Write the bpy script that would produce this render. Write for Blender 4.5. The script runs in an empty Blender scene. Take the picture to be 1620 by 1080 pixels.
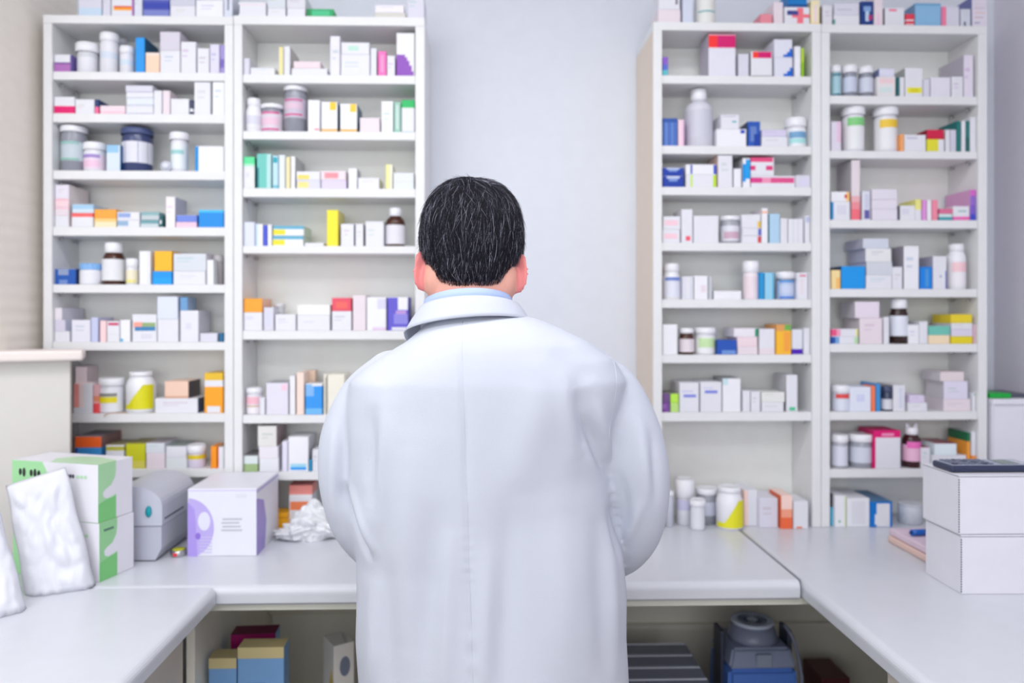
import bpy, bmesh, math, random
from mathutils import Vector, Matrix, noise
import numpy as np
random.seed(7)
S = bpy.context.scene
COL = S.collection
# ------------------------------------------------------------------ camera
F = 1200.0; PX0 = 796.0; PY0 = 500.0; YAW = math.atan(33/1200.0); CZ = 1.46
cd = bpy.data.cameras.new('camera'); cam = bpy.data.objects.new('camera', cd); COL.objects.link(cam)
cam.location = (0, 0, CZ); cam.rotation_euler = (math.pi/2, 0, -YAW)
cd.sensor_width = 36; cd.lens = 36*F/1620; cd.shift_x = (810-PX0)/1620; cd.shift_y = (PY0-540)/1620
cd.clip_start = .05
cd.dof.use_dof = True; cd.dof.focus_distance = 1.18; cd.dof.aperture_fstop = 2.4
S.camera = cam
# ------------------------------------------------------------------ world, exposure
w = bpy.data.worlds.new('world'); S.world = w; w.use_nodes = True
w.node_tree.nodes['Background'].inputs[0].default_value = (.80, .86, 1, 1)
w.node_tree.nodes['Background'].inputs[1].default_value = .3
S.view_settings.view_transform = 'Standard'; S.view_settings.look = 'None'
S.view_settings.gamma = 1; S.view_settings.use_curve_mapping = False
S.view_settings.exposure = -0.13
# ------------------------------------------------------------------ helpers
def at(px, py, Y):
    u = (px-PX0)/F; v = -(py-PY0)/F
    c, s = math.cos(YAW), math.sin(YAW)
    dx = s+u*c; dy = c-u*s
    t = Y/dy
    return Vector((dx*t, Y, CZ+v*t))
def atz(px, py, z):
    u = (px-PX0)/F; v = -(py-PY0)/F
    c, s = math.cos(YAW), math.sin(YAW)
    t = (z-CZ)/v
    return Vector(((s+u*c)*t, (c-u*s)*t, z))
def lin(c):
    return tuple(((x/255)/12.92 if x/255 <= .04045 else ((x/255+.055)/1.055)**2.4) for x in c)+(1,)
MC = {}
def mat(c, rough=.45, metal=0, trans=0, bump=0, bscale=200, name=None, var=.03, spec=.5, sss=0):
    key = (tuple(c), rough, metal, trans, bump, bscale, var, spec, sss)
    if key in MC: return MC[key]
    m = bpy.data.materials.new(name or 'paint'); m.use_nodes = True
    nt = m.node_tree; b = nt.nodes['Principled BSDF']
    tc = nt.nodes.new('ShaderNodeTexCoord'); n = nt.nodes.new('ShaderNodeTexNoise'); n.inputs['Scale'].default_value = 25
    nt.links.new(tc.outputs['Object'], n.inputs['Vector'])
    mx = nt.nodes.new('ShaderNodeMix'); mx.data_type = 'RGBA'
    l = lin(c)
    mx.inputs[6].default_value = tuple(x*(1-var) for x in l[:3])+(1,)
    mx.inputs[7].default_value = tuple(min(1, x*(1+var)) for x in l[:3])+(1,)
    nt.links.new(n.outputs['Fac'], mx.inputs[0]); nt.links.new(mx.outputs[2], b.inputs['Base Color'])
    b.inputs['Roughness'].default_value = rough; b.inputs['Metallic'].default_value = metal
    b.inputs['Transmission Weight'].default_value = trans; b.inputs['Specular IOR Level'].default_value = spec
    if sss:
        b.inputs['Subsurface Weight'].default_value = sss; b.inputs['Subsurface Scale'].default_value = .01
        b.inputs['Subsurface Radius'].default_value = (1, .35, .2)
    if bump:
        n2 = nt.nodes.new('ShaderNodeTexNoise'); n2.inputs['Scale'].default_value = bscale
        nt.links.new(tc.outputs['Object'], n2.inputs['Vector'])
        bp = nt.nodes.new('ShaderNodeBump'); bp.inputs['Strength'].default_value = bump; bp.inputs['Distance'].default_value = .002
        nt.links.new(n2.outputs['Fac'], bp.inputs['Height']); nt.links.new(bp.outputs['Normal'], b.inputs['Normal'])
    MC[key] = m
    return m
def link(name, me, mats, parent=None, loc=(0, 0, 0), rz=0):
    o = bpy.data.objects.new(name, me); COL.objects.link(o)
    for m in (mats if isinstance(mats, (list, tuple)) else [mats]): me.materials.append(m)
    o.location = loc; o.rotation_euler = (0, 0, rz)
    if parent: o.parent = parent
    return o
def bm_obj(name, bm, mats, parent=None, loc=(0, 0, 0), rz=0, smooth=False):
    bmesh.ops.recalc_face_normals(bm, faces=bm.faces)
    me = bpy.data.meshes.new(name); bm.to_mesh(me); bm.free()
    if smooth:
        for p in me.polygons: p.use_smooth = True
    return link(name, me, mats, parent, loc, rz)
def tag(o, label=None, cat=None, group=None, kind=None):
    if label: o['label'] = label
    if cat: o['category'] = cat
    if group: o['group'] = group
    if kind: o['kind'] = kind
    return o
def empty(name, loc, rz=0):
    o = bpy.data.objects.new(name, None); COL.objects.link(o); o.empty_display_size = .02
    o.location = loc; o.rotation_euler = (0, 0, rz); return o
def box(bm, x0, y0, z0, x1, y1, z1, bev=0, mi=0, seg=1):
    r = bmesh.ops.create_cube(bm, size=1)
    vs = r['verts']
    for v in vs:
        v.co = Vector((x0+(v.co.x+.5)*(x1-x0), y0+(v.co.y+.5)*(y1-y0), z0+(v.co.z+.5)*(z1-z0)))
    fs = list({f for v in vs for f in v.link_faces})
    for f in fs: f.material_index = mi
    if bev:
        es = list({e for v in vs for e in v.link_edges})
        bmesh.ops.bevel(bm, geom=es, offset=bev, segments=seg, affect='EDGES', profile=.5)
def bx(name, a, b, m, parent=None, bev=0, seg=1):
    bm = bmesh.new(); box(bm, *a, *b, bev, 0, seg); return bm_obj(name, bm, m, parent)
def lathe(bm, prof, seg=28, mi=0, cx=0, cy=0, z0=0):
    rings = []
    for r, z in prof:
        if r < 1e-6: rings.append([bm.verts.new((cx, cy, z0+z))])
        else: rings.append([bm.verts.new((cx+r*math.cos(2*math.pi*k/seg), cy+r*math.sin(2*math.pi*k/seg), z0+z)) for k in range(seg)])
    for a, b in zip(rings, rings[1:]):
        for k in range(seg):
            k2 = (k+1) % seg
            if len(a) == 1 and len(b) == 1: continue
            if len(a) == 1: f = bm.faces.new((a[0], b[k], b[k2]))
            elif len(b) == 1: f = bm.faces.new((a[k], b[0], a[k2]))
            else: f = bm.faces.new((a[k], b[k], b[k2], a[k2]))
            f.material_index = mi; f.smooth = True
def tube(bm, pts, rad, seg=8, mi=0, cap=True, flat=1):
    pts = [Vector(p) for p in pts]
    if not hasattr(rad, '__len__'): rad = [rad]*len(pts)
    prev = None; rings = []; n0 = None
    for i, p in enumerate(pts):
        d = (pts[min(i+1, len(pts)-1)]-pts[max(i-1, 0)]).normalized()
        if n0 is None:
            n0 = d.orthogonal().normalized()
        n0 = (n0-d*n0.dot(d)).normalized(); b0 = d.cross(n0)
        rings.append([bm.verts.new(p+(n0*math.cos(2*math.pi*k/seg)+b0*flat*math.sin(2*math.pi*k/seg))*rad[i]) for k in range(seg)])
    for a, b in zip(rings, rings[1:]):
        for k in range(seg):
            f = bm.faces.new((a[k], a[(k+1) % seg], b[(k+1) % seg], b[k])); f.material_index = mi; f.smooth = True
    if cap:
        f = bm.faces.new(rings[0][::-1]); f.material_index = mi
        f = bm.faces.new(rings[-1]); f.material_index = mi
def ext_profile(name, prof, axis, a, b, m, parent=None):
    """extrude a closed 2-D profile [(h, z)] along axis 'x' or 'y' from a to b; h is the other horizontal axis"""
    bm = bmesh.new(); R = []
    for t in (a, b):
        R.append([bm.verts.new((t, h, z) if axis == 'x' else (h, t, z)) for h, z in prof])
    n = len(prof)
    for k in range(n):
        bm.faces.new((R[0][k], R[0][(k+1) % n], R[1][(k+1) % n], R[1][k]))
    bm.faces.new(R[0][::-1]); bm.faces.new(R[1])
    return bm_obj(name, bm, m, parent)
# ------------------------------------------------------------------ colours
W = (230, 230, 238); WW = (240, 240, 246); LW = (219, 218, 232); PW = (234, 221, 229); GW = (214, 216, 222)
LAM = mat((232, 232, 234), .35, bump=.05, bscale=400, name='white_laminate')
BACKP = mat((240, 241, 238), .5, bump=.05, bscale=300, name='cream_back_board')
BEIGE = mat((232, 216, 200), .5, name='beige_laminate')
TOP = mat((211, 213, 221), .28, bump=.03, bscale=500, name='counter_laminate')
STEEL = mat((190, 190, 192), .25, 1, name='steel')
# ------------------------------------------------------------------ room
ZC = .897; YF = 2.0; YB = 2.22; XL = -1.168; XR = 1.524
def st(name, a, b, m): return tag(bx(name, a, b, m), kind='structure')
WALL = mat((224, 228, 238), .7, bump=.15, bscale=90, name='painted_wall')
st('floor', (-2.6, -2, -.1), (1.6, 2.3, 0), mat((150, 148, 146), .4, name='vinyl_floor'))
st('ceiling', (-2.6, -2, 2.75), (1.6, 2.3, 2.85), mat((240, 240, 240), .8, name='ceiling_paint'))
st('wall_back', (-2.6, YB, 0), (1.6, YB+.1, 2.75), WALL)
st('wall_right', (XR, -2, 0), (1.6, YB, 2.75), mat((222, 218, 228), .7, bump=.12, bscale=90, name='grey_wall_paint'))
bm = bmesh.new()
for a, b in (((-2.6, -2.1, 0), (1.6, -2, .9995)), ((-2.6, -2.1, 2.5005), (1.6, -2, 2.75)), ((-2.6, -2.1, .9996), (-2.2505, -2, 2.5)), ((1.2505, -2.1, .9996), (1.6, -2, 2.5))): box(bm, *a, *b)
tag(bm_obj('wall_front', bm, mat((236, 236, 240), .8)), kind='structure')
st('wall_far_left', (-2.6, -2, 0), (-2.5, YB, 2.75), mat((236, 234, 230), .8))
def striped():
    m = mat((246, 238, 228), .55, var=.0301, name='beige_wall_boards'); nt = m.node_tree; b = nt.nodes['Principled BSDF']
    tc = nt.nodes.new('ShaderNodeTexCoord'); wv = nt.nodes.new('ShaderNodeTexWave'); wv.bands_direction = 'Z'
    wv.inputs['Scale'].default_value = 9; wv.inputs['Distortion'].default_value = 1.5
    bp = nt.nodes.new('ShaderNodeBump'); bp.inputs['Strength'].default_value = .25; bp.inputs['Distance'].default_value = .004
    nt.links.new(tc.outputs['Object'], wv.inputs['Vector']); nt.links.new(wv.outputs['Fac'], bp.inputs['Height'])
    nt.links.new(bp.outputs['Normal'], b.inputs['Normal']); return m
st('wall_left', (XL-.1, 1.862, 0), (XL, YB, 2.75), striped())
st('trim_1', (XL-.115, 1.80, 0), (XL-.002, 1.862, 2.75), mat((244, 236, 220), .5, name='cream_trim'))
# ------------------------------------------------------------------ ceiling lights
def ceiling_light(x, y, sx, sy, e, label):
    t = tag(empty('ceiling_light', (x, y, 2.75)), label, 'ceiling light', 'ceiling lights over the dispensary')
    bm = bmesh.new(); box(bm, -sx/2-.03, -sy/2-.03, -.05, sx/2+.03, sy/2+.03, -.001, .004)
    bm_obj('housing', bm, mat((235, 235, 235), .4), t)
    dm = bpy.data.materials.new('lit_diffuser'); dm.use_nodes = True
    em = dm.node_tree.nodes['Principled BSDF']; em.inputs['Emission Color'].default_value = (.9, .95, 1, 1); em.inputs['Emission Strength'].default_value = 3
    bm = bmesh.new(); box(bm, -sx/2, -sy/2, -.058, sx/2, sy/2, -.0502)
    bm_obj('diffuser', bm, dm, t)
    ld = bpy.data.lights.new('lamp', 'AREA'); ld.shape = 'RECTANGLE'; ld.size = sx; ld.size_y = sy; ld.energy = e; ld.color = (1, .99, .985)
    l = bpy.data.objects.new('lamp', ld); COL.objects.link(l); l.parent = t; l.location = (0, 0, -.065)
ceiling_light(-.35, -.2, 1.5, .5, 10.5, 'long ceiling light panel above and behind the viewer')
ceiling_light(-.1, .9, 1.6, .3, 11, 'long ceiling light panel above the working aisle')
ceiling_light(-1.6, .3, .6, .6, 9, 'square ceiling light panel at the customer side, left')
# front fill for the shelves, carried by an added window behind the viewer
wn = empty('fill_window_1', (-.5, -2, 1.75)); tag(wn, kind='structure')
bm = bmesh.new()
for a, b in (((-1.75, -.09, -.75), (-1.70, .02, .75)), ((1.70, -.09, -.75), (1.75, .02, .75)), ((-1.6995, -.09, -.75), (1.6995, .02, -.70)), ((-1.6995, -.09, .70), (1.6995, .02, .75)), ((-.02, -.07, -.6995), (.02, 0, .6995))): box(bm, *a, *b, .003)
bm_obj('fill_window_frame', bm, mat((236, 236, 240), .4), wn)
bx('fill_window_pane', (-1.699, -.06, -.699), (1.699, -.054, .699), mat((250, 252, 252), .02, trans=1, name='glass'), wn)
ld = bpy.data.lights.new('front_fill', 'AREA'); ld.shape = 'RECTANGLE'; ld.size = 3.3; ld.size_y = 1.38; ld.energy = 48; ld.color = (.97, .985, 1)  # added fill light set at the unseen window opening
lo = bpy.data.objects.new('front_fill', ld); COL.objects.link(lo); lo.parent = wn; lo.location = (0, .03, 0); lo.rotation_euler = (math.pi/2, 0, 0)
# ------------------------------------------------------------------ worktops
def nose(sgn, edge, back, z0=ZC-.040, z1=ZC, r=.016):
    """closed profile with rounded nose at 'edge'; back on the other side (sgn=+1 when back > edge)"""
    p = [(back, z0)]
    p += [(edge+sgn*.006, z0), (edge, z0+.006)]
    for k in range(7):
        a = k*math.pi/12
        p.append((edge+sgn*(r-r*math.cos(a)), z1-r+r*math.sin(a)))
    p.append((back, z1)); return p
XSE = .676
t = tag(ext_profile('worktop', nose(1, 1.592, YB-.001), 'x', -1.166, XSE-.0015, TOP), 'white rounded edge worktop running below the shelves in front of the man', 'counter', 'white worktops')
tag(ext_profile('worktop', nose(-1, -.552, -1.33), 'y', .25, 1.589, TOP), 'white worktop at lower left carrying the paper bags', 'counter', 'white worktops')
tag(ext_profile('worktop', nose(1, XSE+.0035, XR-.001), 'y', .25, YB-.001, TOP), 'white worktop at lower right carrying the two cardboard boxes', 'counter', 'white worktops')
tag(bx('joint_strip', (XSE-.0010, 1.60, ZC-.03), (XSE+.0032, 2.0, ZC+.0012), mat((150, 150, 158), .4, .6)), 'grey metal joint strip between centre and right worktops', 'strip')
# cabinets below
CAB = mat((236, 232, 220), .5, name='cream_cabinet_board')
c = tag(empty('base_cabinet', (0, 1.62, 0)), 'open cream base cabinet under the centre worktop', 'cabinet')
def cpart(name, a, b, m=CAB, par=None, off=(0, 1.62, 0), bev=.001):
    return bx(name, tuple(p-q for p, q in zip(a, off)), tuple(p-q for p, q in zip(b, off)), m, par or c, bev)
cpart('front_rail', (-.601, 1.607, .842), (.733, 1.625, .8565), mat((220, 220, 208), .5))
cpart('side_panel', (-.62, 1.606, .06), (-.602, 2.18, .856)); cpart('side_panel', (1.232, 1.626, .06), (1.25, 2.18, .856))
cpart('side_panel', (-.08, 1.66, .06), (-.062, 2.18, .856))
cpart('back_panel', (-.601, 2.181, .06), (1.231, 2.195, .856)); cpart('back_rail', (-.061, 2.16, .56), (1.231, 2.18, .575))
cpart('back_rail', (-.601, 2.15, .62), (-.081, 2.18, .855), mat((222, 216, 202), .5))
cpart('shelf_board', (-.601, 1.64, .36), (-.081, 2.149, .378)); cpart('shelf_board', (-.061, 1.64, .36), (1.231, 2.159, .378))
cpart('plinth', (-.62, 1.68, 0), (1.25, 1.70, .059))
for x0, x1, lab in ((-1.33, -.623, 'cream cabinet under the left worktop, its plain side facing the aisle'), (.735, XR-.002, 'cream cabinet under the right worktop, its plain side facing the aisle')):
    cc = tag(empty('base_cabinet', ((x0+x1)/2, .9, 0)), lab, 'cabinet')
    of = ((x0+x1)/2, .9, 0); y1 = 1.585 if x0 < 0 else 2.18
    y1 = 1.603 if x0 < 0 else 1.363
    cpart('carcass', (x0+.02, .27, .06), (x1-.019 if x0 < 0 else x1, y1, .856), CAB, cc, of) if x0 < 0 else cpart('carcass', (x0+.019, .27, .06), (x1, y1, .856), CAB, cc, of)
    xs = x1 if x0 < 0 else x0
    s = -1 if x0 < 0 else 1
    for ya, yb in ((.29, .93), (.935, y1-.005)):
        d = cpart('door', (min(xs, xs+s*.018), ya, .08), (max(xs, xs+s*.018), yb, .850), mat((228, 218, 206), .45), cc, of, .002)
    cpart('plinth', (x0+.05, .29, 0), (x1-.05, y1-.02, .059), mat((90, 88, 86), .6), cc, of)
# raised ledge / half wall at left
pa = at(0, 566, 1.80); pb = at(132, 566, 1.87)
lt = tag(empty('half_wall', (pb.x, 1.9, ZC)), 'pale half wall with rounded beige ledge at left, in front of the shelves', 'partition')
dirv = Vector((pa.x-pb.x, pa.y-pb.y, 0)).normalized(); nrm = Vector((dirv.y, -dirv.x, 0)); 
if nrm.y < 0: nrm = -nrm
def slab(name, s0, s1, n0, n1, z0, z1, m, bev, seg=2):
    bm = bmesh.new(); box(bm, s0, n0, z0, s1, n1, z1, bev, 0, seg)
    for v in bm.verts:
        p = v.co.copy(); q = Vector((pb.x, pb.y, 0))+dirv*p.x+nrm*p.y
        v.co = Vector((q.x-pb.x, q.y-1.9, p.z-ZC))
    bm_obj(name, bm, m, lt, smooth=False)
zt = at(132, 557, 1.87).z; zb = at(132, 570, 1.87).z
slab('panel', .03, .60, .02, .08, ZC+.0005, zb, mat((214, 210, 206), .5, name='half_wall_paint'), 0)
slab('ledge', 0, .62, -.012, .10, zb, zt+.006, mat((236, 225, 221), .5, name='pale_ledge'), .007, 3)
# ------------------------------------------------------------------ shelving units
UN = {}
def unit(key, xa, xi0, xi1, xb, ytop, yti, shelves, label, pinside, zbot=ZC):
    ym = 500
    A, B_, C_, D_ = (at(x, ym, YF).x for x in (xa, xi0, xi1, xb))
    mid = (xi0+xi1)/2
    zt = at(mid, ytop, YF).z; zti = at(mid, yti, YF).z
    u = tag(empty('shelving_unit', ((A+D_)/2, YF, zbot)), label, 'shelves', 'white medicine shelving units')
    ox, oz = (A+D_)/2, zbot
    def p(name, a, b, m=LAM, bev=.0008):
        return bx(name, (a[0]-ox, a[1]-YF, a[2]-oz), (b[0]-ox, b[1]-YF, b[2]-oz), m, u, bev)
    pm = BEIGE if key == 'C3' else LAM
    p('side_panel', (A+.0003, YF, zbot+.0005), (B_, YB-.002, zti), pm if key == 'C3' else LAM)
    if key == 'C3':
        p('edge_strip', (A+.0003, YF-.0012, zbot+.0005), (B_, YF-.0001, zti), LAM, 0)
    p('side_panel', (C_, YF, zbot+.0005), (D_-.0003, YB-.002, zti))
    p('top_panel', (A+.0003, YF-.001, zti), (D_-.0003, YB-.002, zt))
    p('back_panel', (B_+.0002, 2.131, zbot+.0005), (C_-.0002, 2.139, zti-.0005), BACKP)
    zs = []
    for yt, yb in shelves:
        z1 = at(mid, yt, YF+.004).z; z0 = at(mid, yb, YF+.004).z
        zs.append(z1)
        p('shelf', (B_+.0006, YF+.004, z0), (C_-.0006, 2.1305, z1))
        bm = bmesh.new()
        xs = B_+.0005 if pinside < 0 else C_-.0005; s = 1 if pinside < 0 else -1
        for yy in (2.035, 2.105):
            bm = bmesh.new()
            tube(bm, [(xs-ox, yy-YF, z0-.006-oz), (xs+s*.009-ox, yy-YF, z0-.006-oz)], .0028, 8)
            tube(bm, [(xs+s*.008-ox, yy-YF, z0-.0005-oz), (xs+s*.008-ox, yy-YF, z0-.011-oz)], .0022, 8)
            bm_obj('shelf_pin', bm, STEEL, u)
    zc = [zti]+[at(mid, yb, YF+.004).z for yt, yb in shelves]
    UN[key] = dict(zs=zs, top=zt, x0=B_, x1=C_, ceil=zc)
unit('C1', 68, 82, 355, 369, 25, 38, [(114, 127), (180, 194), (270, 284), (359, 373), (450, 463), (541, 554), (654, 668), (742, 755)], 'far left white shelving unit with eight shelves of medicines', -1)
unit('C2', 369.5, 383, 657, 672, 26, 40, [(118.5, 132), (208, 221), (298, 312), (389, 401), (523, 537), (656, 669), (746, 759)], 'white shelving unit second from left, just left of the man', -1)
unit('C3', 1033, 1047, 1285, 1299, 36, 49, [(120, 133), (231, 244), (296, 309), (384, 397), (473.5, 487), (561, 574), (652, 666)], 'white shelving unit right of the man with pinkish beige outer side', 1)
unit('C4', 1299.5, 1313, 1548, 1562, 40, 53, [(152, 165), (239, 251), (348, 361), (457, 470), (544, 557), (651, 664), (741.5, 755)], 'far right white shelving unit beside the grey wall', 1)
# ------------------------------------------------------------------ item builders
CN = {'C1': 'far left unit', 'C2': 'unit left of man', 'C3': 'unit right of man', 'C4': 'far right unit'}
ORD = ['first', 'second', 'third', 'fourth', 'fifth', 'sixth', 'seventh', 'eighth']
CUR = {}
LABELS = {}
def shelf(key, i):
    """i = shelf index, 'top' or 'counter'"""
    u = UN[key]; CUR.clear(); CUR.update(key=key, i=i)
    CUR['max'] = u['ceil'][i if isinstance(i, int) else -1]-.0012 if i != 'top' else 9
    if i == 'top': CUR.update(z=u['top'], where='on top of '+CN[key], lo=-9, hi=9)
    elif i == 'counter': CUR.update(z=ZC, where='on worktop under '+CN[key], lo=u['x0']+.001, hi=u['x1']-.001)
    else: CUR.update(z=u['zs'][i], where=ORD[i]+' shelf down, '+CN[key], lo=u['x0']+.001, hi=u['x1']-.001)
    CUR['last'] = CUR['z']
def lab(desc):
    s = desc+', '+CUR['where']
    if s in LABELS: print('DUPLABEL', s)
    if len(s.split()) > 16: print('LONGLABEL', len(s.split()), s)
    LABELS[s] = 1; return s
def place(x0, x1, yt, on, dy, yb=None):
    Y = YF+.008+dy
    a = at(x0, yt, Y); b = at(x1, yt, Y)
    xa, xb = max(a.x, CUR['lo'])+.0004, min(b.x, CUR['hi'])-.0004
    z0 = CUR['last'] if on else CUR['z']
    z0 += .0002
    z1 = at((x0+x1)/2, yt, Y).z
    if z1 < z0+.004: z1 = z0+.006; 
    z1 = min(z1, CUR['max'])
    CUR['last'] = z1
    return xa, xb, Y, z0, z1
def B(x0, x1, yt, desc, col=W, rects=(), on=0, d=.085, dy=None, top=None, L=None, R=None, rz=0, rnd=0):
    if dy is None: dy = CUR.get('dy0', 0) if on else random.choice((0, .002, .004, .001))
    if not on: CUR['dy0'] = dy
    xa, xb, Y, z0, z1 = place(x0, x1, yt, on, dy)
    w_, h = xb-xa, z1-z0
    if on:
        j_ = random.uniform(-.0014, .0014); xa, xb = (xa+j_, xb+j_) if xa+j_ > CUR['lo'] and xb+j_ < CUR['hi'] else (xa, xb)
        if len(rects) == 0: col = tuple(max(0, min(255, v+random.choice((-8, -3, 3)))) for v in col)
    dmax = .120-dy if CUR['i'] not in ('top', 'counter') else .2
    d = min(d, dmax)
    mats = []; idx = {}
    def mi(cc):
        if cc not in idx:
            idx[cc] = len(mats); mats.append(mat(cc, .42))
        return idx[cc]
    mi(col)
    rects = list(rects)
    if not rects and sum(col) > 660 and random.random() < .6 and w_ > .02 and h > .012:
        g = tuple(max(0, int(v-random.choice((14, 22, 30)))) for v in col)
        u0 = random.uniform(.1, .25); v0 = random.uniform(.55, .7)
        rects.append((u0, v0, u0+random.uniform(.35, .6), v0+.08, g))
        if h > .03: rects.append((u0, v0-.16, u0+random.uniform(.25, .5), v0-.11, g))
    us = sorted({0., 1.} | {min(1, max(0, r[k])) for r in rects for k in (0, 2)})
    vs = sorted({0., 1.} | {min(1, max(0, r[k])) for r in rects for k in (1, 3)})
    def cc(u, v):
        c_ = col
        for r in rects:
            if r[0] <= u <= r[2] and r[1] <= v <= r[3]: c_ = r[4]
        return c_
    bm = bmesh.new(); hw = w_/2
    e = min(.0011, w_*.1, h*.1)
    def X(u): return -hw+u*w_
    # grid front, side strips, top/bottom/back with small chamfers by insetting the front grid
    fg = {}
    for i, u in enumerate(us):
        for j, v in enumerate(vs):
            xx = X(u)+(e if i == 0 else -e if i == len(us)-1 else 0); zz = v*h+(e if j == 0 else -e if j == len(vs)-1 else 0)
            fg[i, j] = bm.verts.new((xx, 0, zz))
    for i in range(len(us)-1):
        for j in range(len(vs)-1):
            f = bm.faces.new((fg[i, j], fg[i+1, j], fg[i+1, j+1], fg[i, j+1]))
            f.material_index = mi(cc((us[i]+us[i+1])/2, (vs[j]+vs[j+1])/2))
    nu, nv = len(us)-1, len(vs)-1
    for side, iu, sx in ((0, 0, -hw), (1, nu, hw)):
        fr = [bm.verts.new((sx, e, v*h)) for v in vs]; bk = [bm.verts.new((sx, d, v*h)) for v in vs]
        for j in range(nv):
            vm = (vs[j]+vs[j+1])/2
            ck = mi(cc(.001 if side == 0 else .999, vm))
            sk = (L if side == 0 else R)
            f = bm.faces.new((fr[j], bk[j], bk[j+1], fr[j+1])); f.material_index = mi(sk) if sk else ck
            f = bm.faces.new((fg[iu, j], fr[j], fr[j+1], fg[iu, j+1])); f.material_index = ck
        if side == 0: lf, lb = fr, bk
        else: rf, rb = fr, bk
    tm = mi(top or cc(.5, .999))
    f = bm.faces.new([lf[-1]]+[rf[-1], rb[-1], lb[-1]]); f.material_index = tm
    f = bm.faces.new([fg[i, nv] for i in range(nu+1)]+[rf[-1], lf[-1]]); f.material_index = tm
    f = bm.faces.new([lf[0], lb[0], rb[0], rf[0]]); f.material_index = 0
    f = bm.faces.new([fg[i, 0] for i in range(nu+1)][::-1]+[lf[0], rf[0]]); f.material_index = 0
    f = bm.faces.new([lb[j] for j in range(nv+1)]+[rb[j] for j in range(nv, -1, -1)]); f.material_index = 0
    if rnd:
        bmesh.ops.bevel(bm, geom=[e_ for e_ in bm.edges if e_.calc_face_angle(0) > .6], offset=min(rnd, w_*.2), segments=2, affect='EDGES')
    o = bm_obj('medicine_box', bm, mats, None, ((xa+xb)/2, Y, z0), math.radians(rz))
    return tag(o, lab(desc), 'medicine box', 'medicine boxes, '+CN[CUR['key']])
def lab_arc(bm, r, z0, z1, a0=-180, a1=0, slope=0, z2=None):
    """label as a strip hugging the side towards -Y; slope lowers its top on the left"""
    n = 20; lo, hi = [], []
    for k in range(n+1):
        a = math.radians(a0+(a1-a0)*k/n); tt = k/n
        lo.append(bm.verts.new((r*math.cos(a), r*math.sin(a), z0)))
        zz = z1 if not slope else z0+(z1-z0)*(min(1, max(.18, (tt-.2)/.5*1.0)))
        hi.append(bm.verts.new((r*math.cos(a), r*math.sin(a), zz)))
    for k in range(n):
        f = bm.faces.new((lo[k], lo[k+1], hi[k+1], hi[k])); f.smooth = True
def J(x0, x1, yt, desc, body=W, cap=WW, ycap=None, label=None, ls=(.2, .8), bands=(), dy=None, kind='jar', nk=None, inset=.06, on=0, slope=0, arc=None, ribs=0, name=None, clear=0, ycap_in=None):
    """round container. kind jar: lid slightly wider than body; bottle: shoulder and neck with narrower cap"""
    r = None
    if dy is None: dy = .003
    Yf = YF+.008+dy
    a = at(x0, yt, Yf); b = at(x1, yt, Yf); r = (b.x-a.x)/2*1.0
    xc = (a.x+b.x)/2; xc = min(max(xc, CUR['lo']+r), CUR['hi']-r)
    Yc = Yf+r
    sc = Yc/Yf; r *= sc*.99; xc = at((x0+x1)/2, yt, Yc).x; xc = min(max(xc, CUR['lo']+r), CUR['hi']-r)
    z0 = (CUR['last'] if on else CUR['z'])+.0002; z1 = at((x0+x1)/2, yt, Yc-r*.3).z; z1 = min(z1, CUR['max']); CUR['last'] = z1
    h = z1-z0
    ycap = ycap if ycap is not None else yt+10
    hc = h-(at((x0+x1)/2, ycap, Yc-r*.3).z-z0)
    root = tag(empty(name or ('jar' if kind == 'jar' else 'medicine_bottle'), (xc, Yc, z0)), lab(desc), 'jar' if kind == 'jar' else 'bottle', 'jars and bottles, '+CN[CUR['key']])
    bmn = bmesh.new()
    hb = h-hc; e = r*.08
    bmat = mat(body, .22 if sum(body) < 330 or clear else .35, trans=.35 if clear else 0)
    if kind == 'jar':
        rb = r*(1-inset)
        lathe(bmn, [(0, 0), (rb-e, 0), (rb, e), (rb, hb*.93), (rb*.93, hb), (rb*.93, hb+hc*.5), (0, hb+hc*.5)])
    else:
        rb = r; rn = r*(nk or .6); sh = min(r*.8, hb*.28)
        lathe(bmn, [(0, 0), (rb-e, 0), (rb, e), (rb, hb-sh), (rb*.97, hb-sh*.75), (rb*.86, hb-sh*.42), ((rb*.86+rn)/2*.97, hb-sh*.22), (rn*.93, hb-sh*.08), (rn*.9, hb), (rn*.9, hb+hc*.5), (0, hb+hc*.5)])
    bm_obj('body', bmn, bmat, root)
    rc = r if kind == 'jar' else r*(nk or .6)
    bmn = bmesh.new(); e = min(hc, rc)*.12
    lathe(bmn, [(rc-.0008, .0), (rc, .0008), (rc, hc-e), (rc-e*1.2, hc), (rc*.9, hc), (rc*.87, hc-.0008), (0, hc-.0008)], 36, 0, 0, 0, hb+.0002)
    if ribs:
        for f in bmn.faces: f.smooth = False
        for v in bmn.verts:
            k = round(math.atan2(v.co.y, v.co.x)/(2*math.pi/36))
            if k % 2: v.co.x *= .96; v.co.y *= .96
    bm_obj('cap', bmn, mat(cap, .35), root)
    if label:
        bmn = bmesh.new(); a0, a1 = arc or (-180, 180)
        lab_arc(bmn, rb+.0004, hb*ls[0], hb*ls[1]*(.95 if kind == 'jar' else .82), a0, a1, slope)
        l = bm_obj('label', bmn, mat(label, .5), root)
        q = 0
        for (v0, v1, cc) in bands:
            q += 1; bmn = bmesh.new(); lab_arc(bmn, rb+.0006+.0001*q, hb*v0, hb*v1, -145, -40)
            bm_obj('printed_band', bmn, mat(cc, .5), l)
    return root
BR = (70, 34, 20); BLUE = (0, 120, 215); AZ = (0, 150, 235); MAG = (230, 0, 110); ORG = (255, 165, 20); YEL = (240, 205, 10); TEAL = (30, 140, 140)
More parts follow.
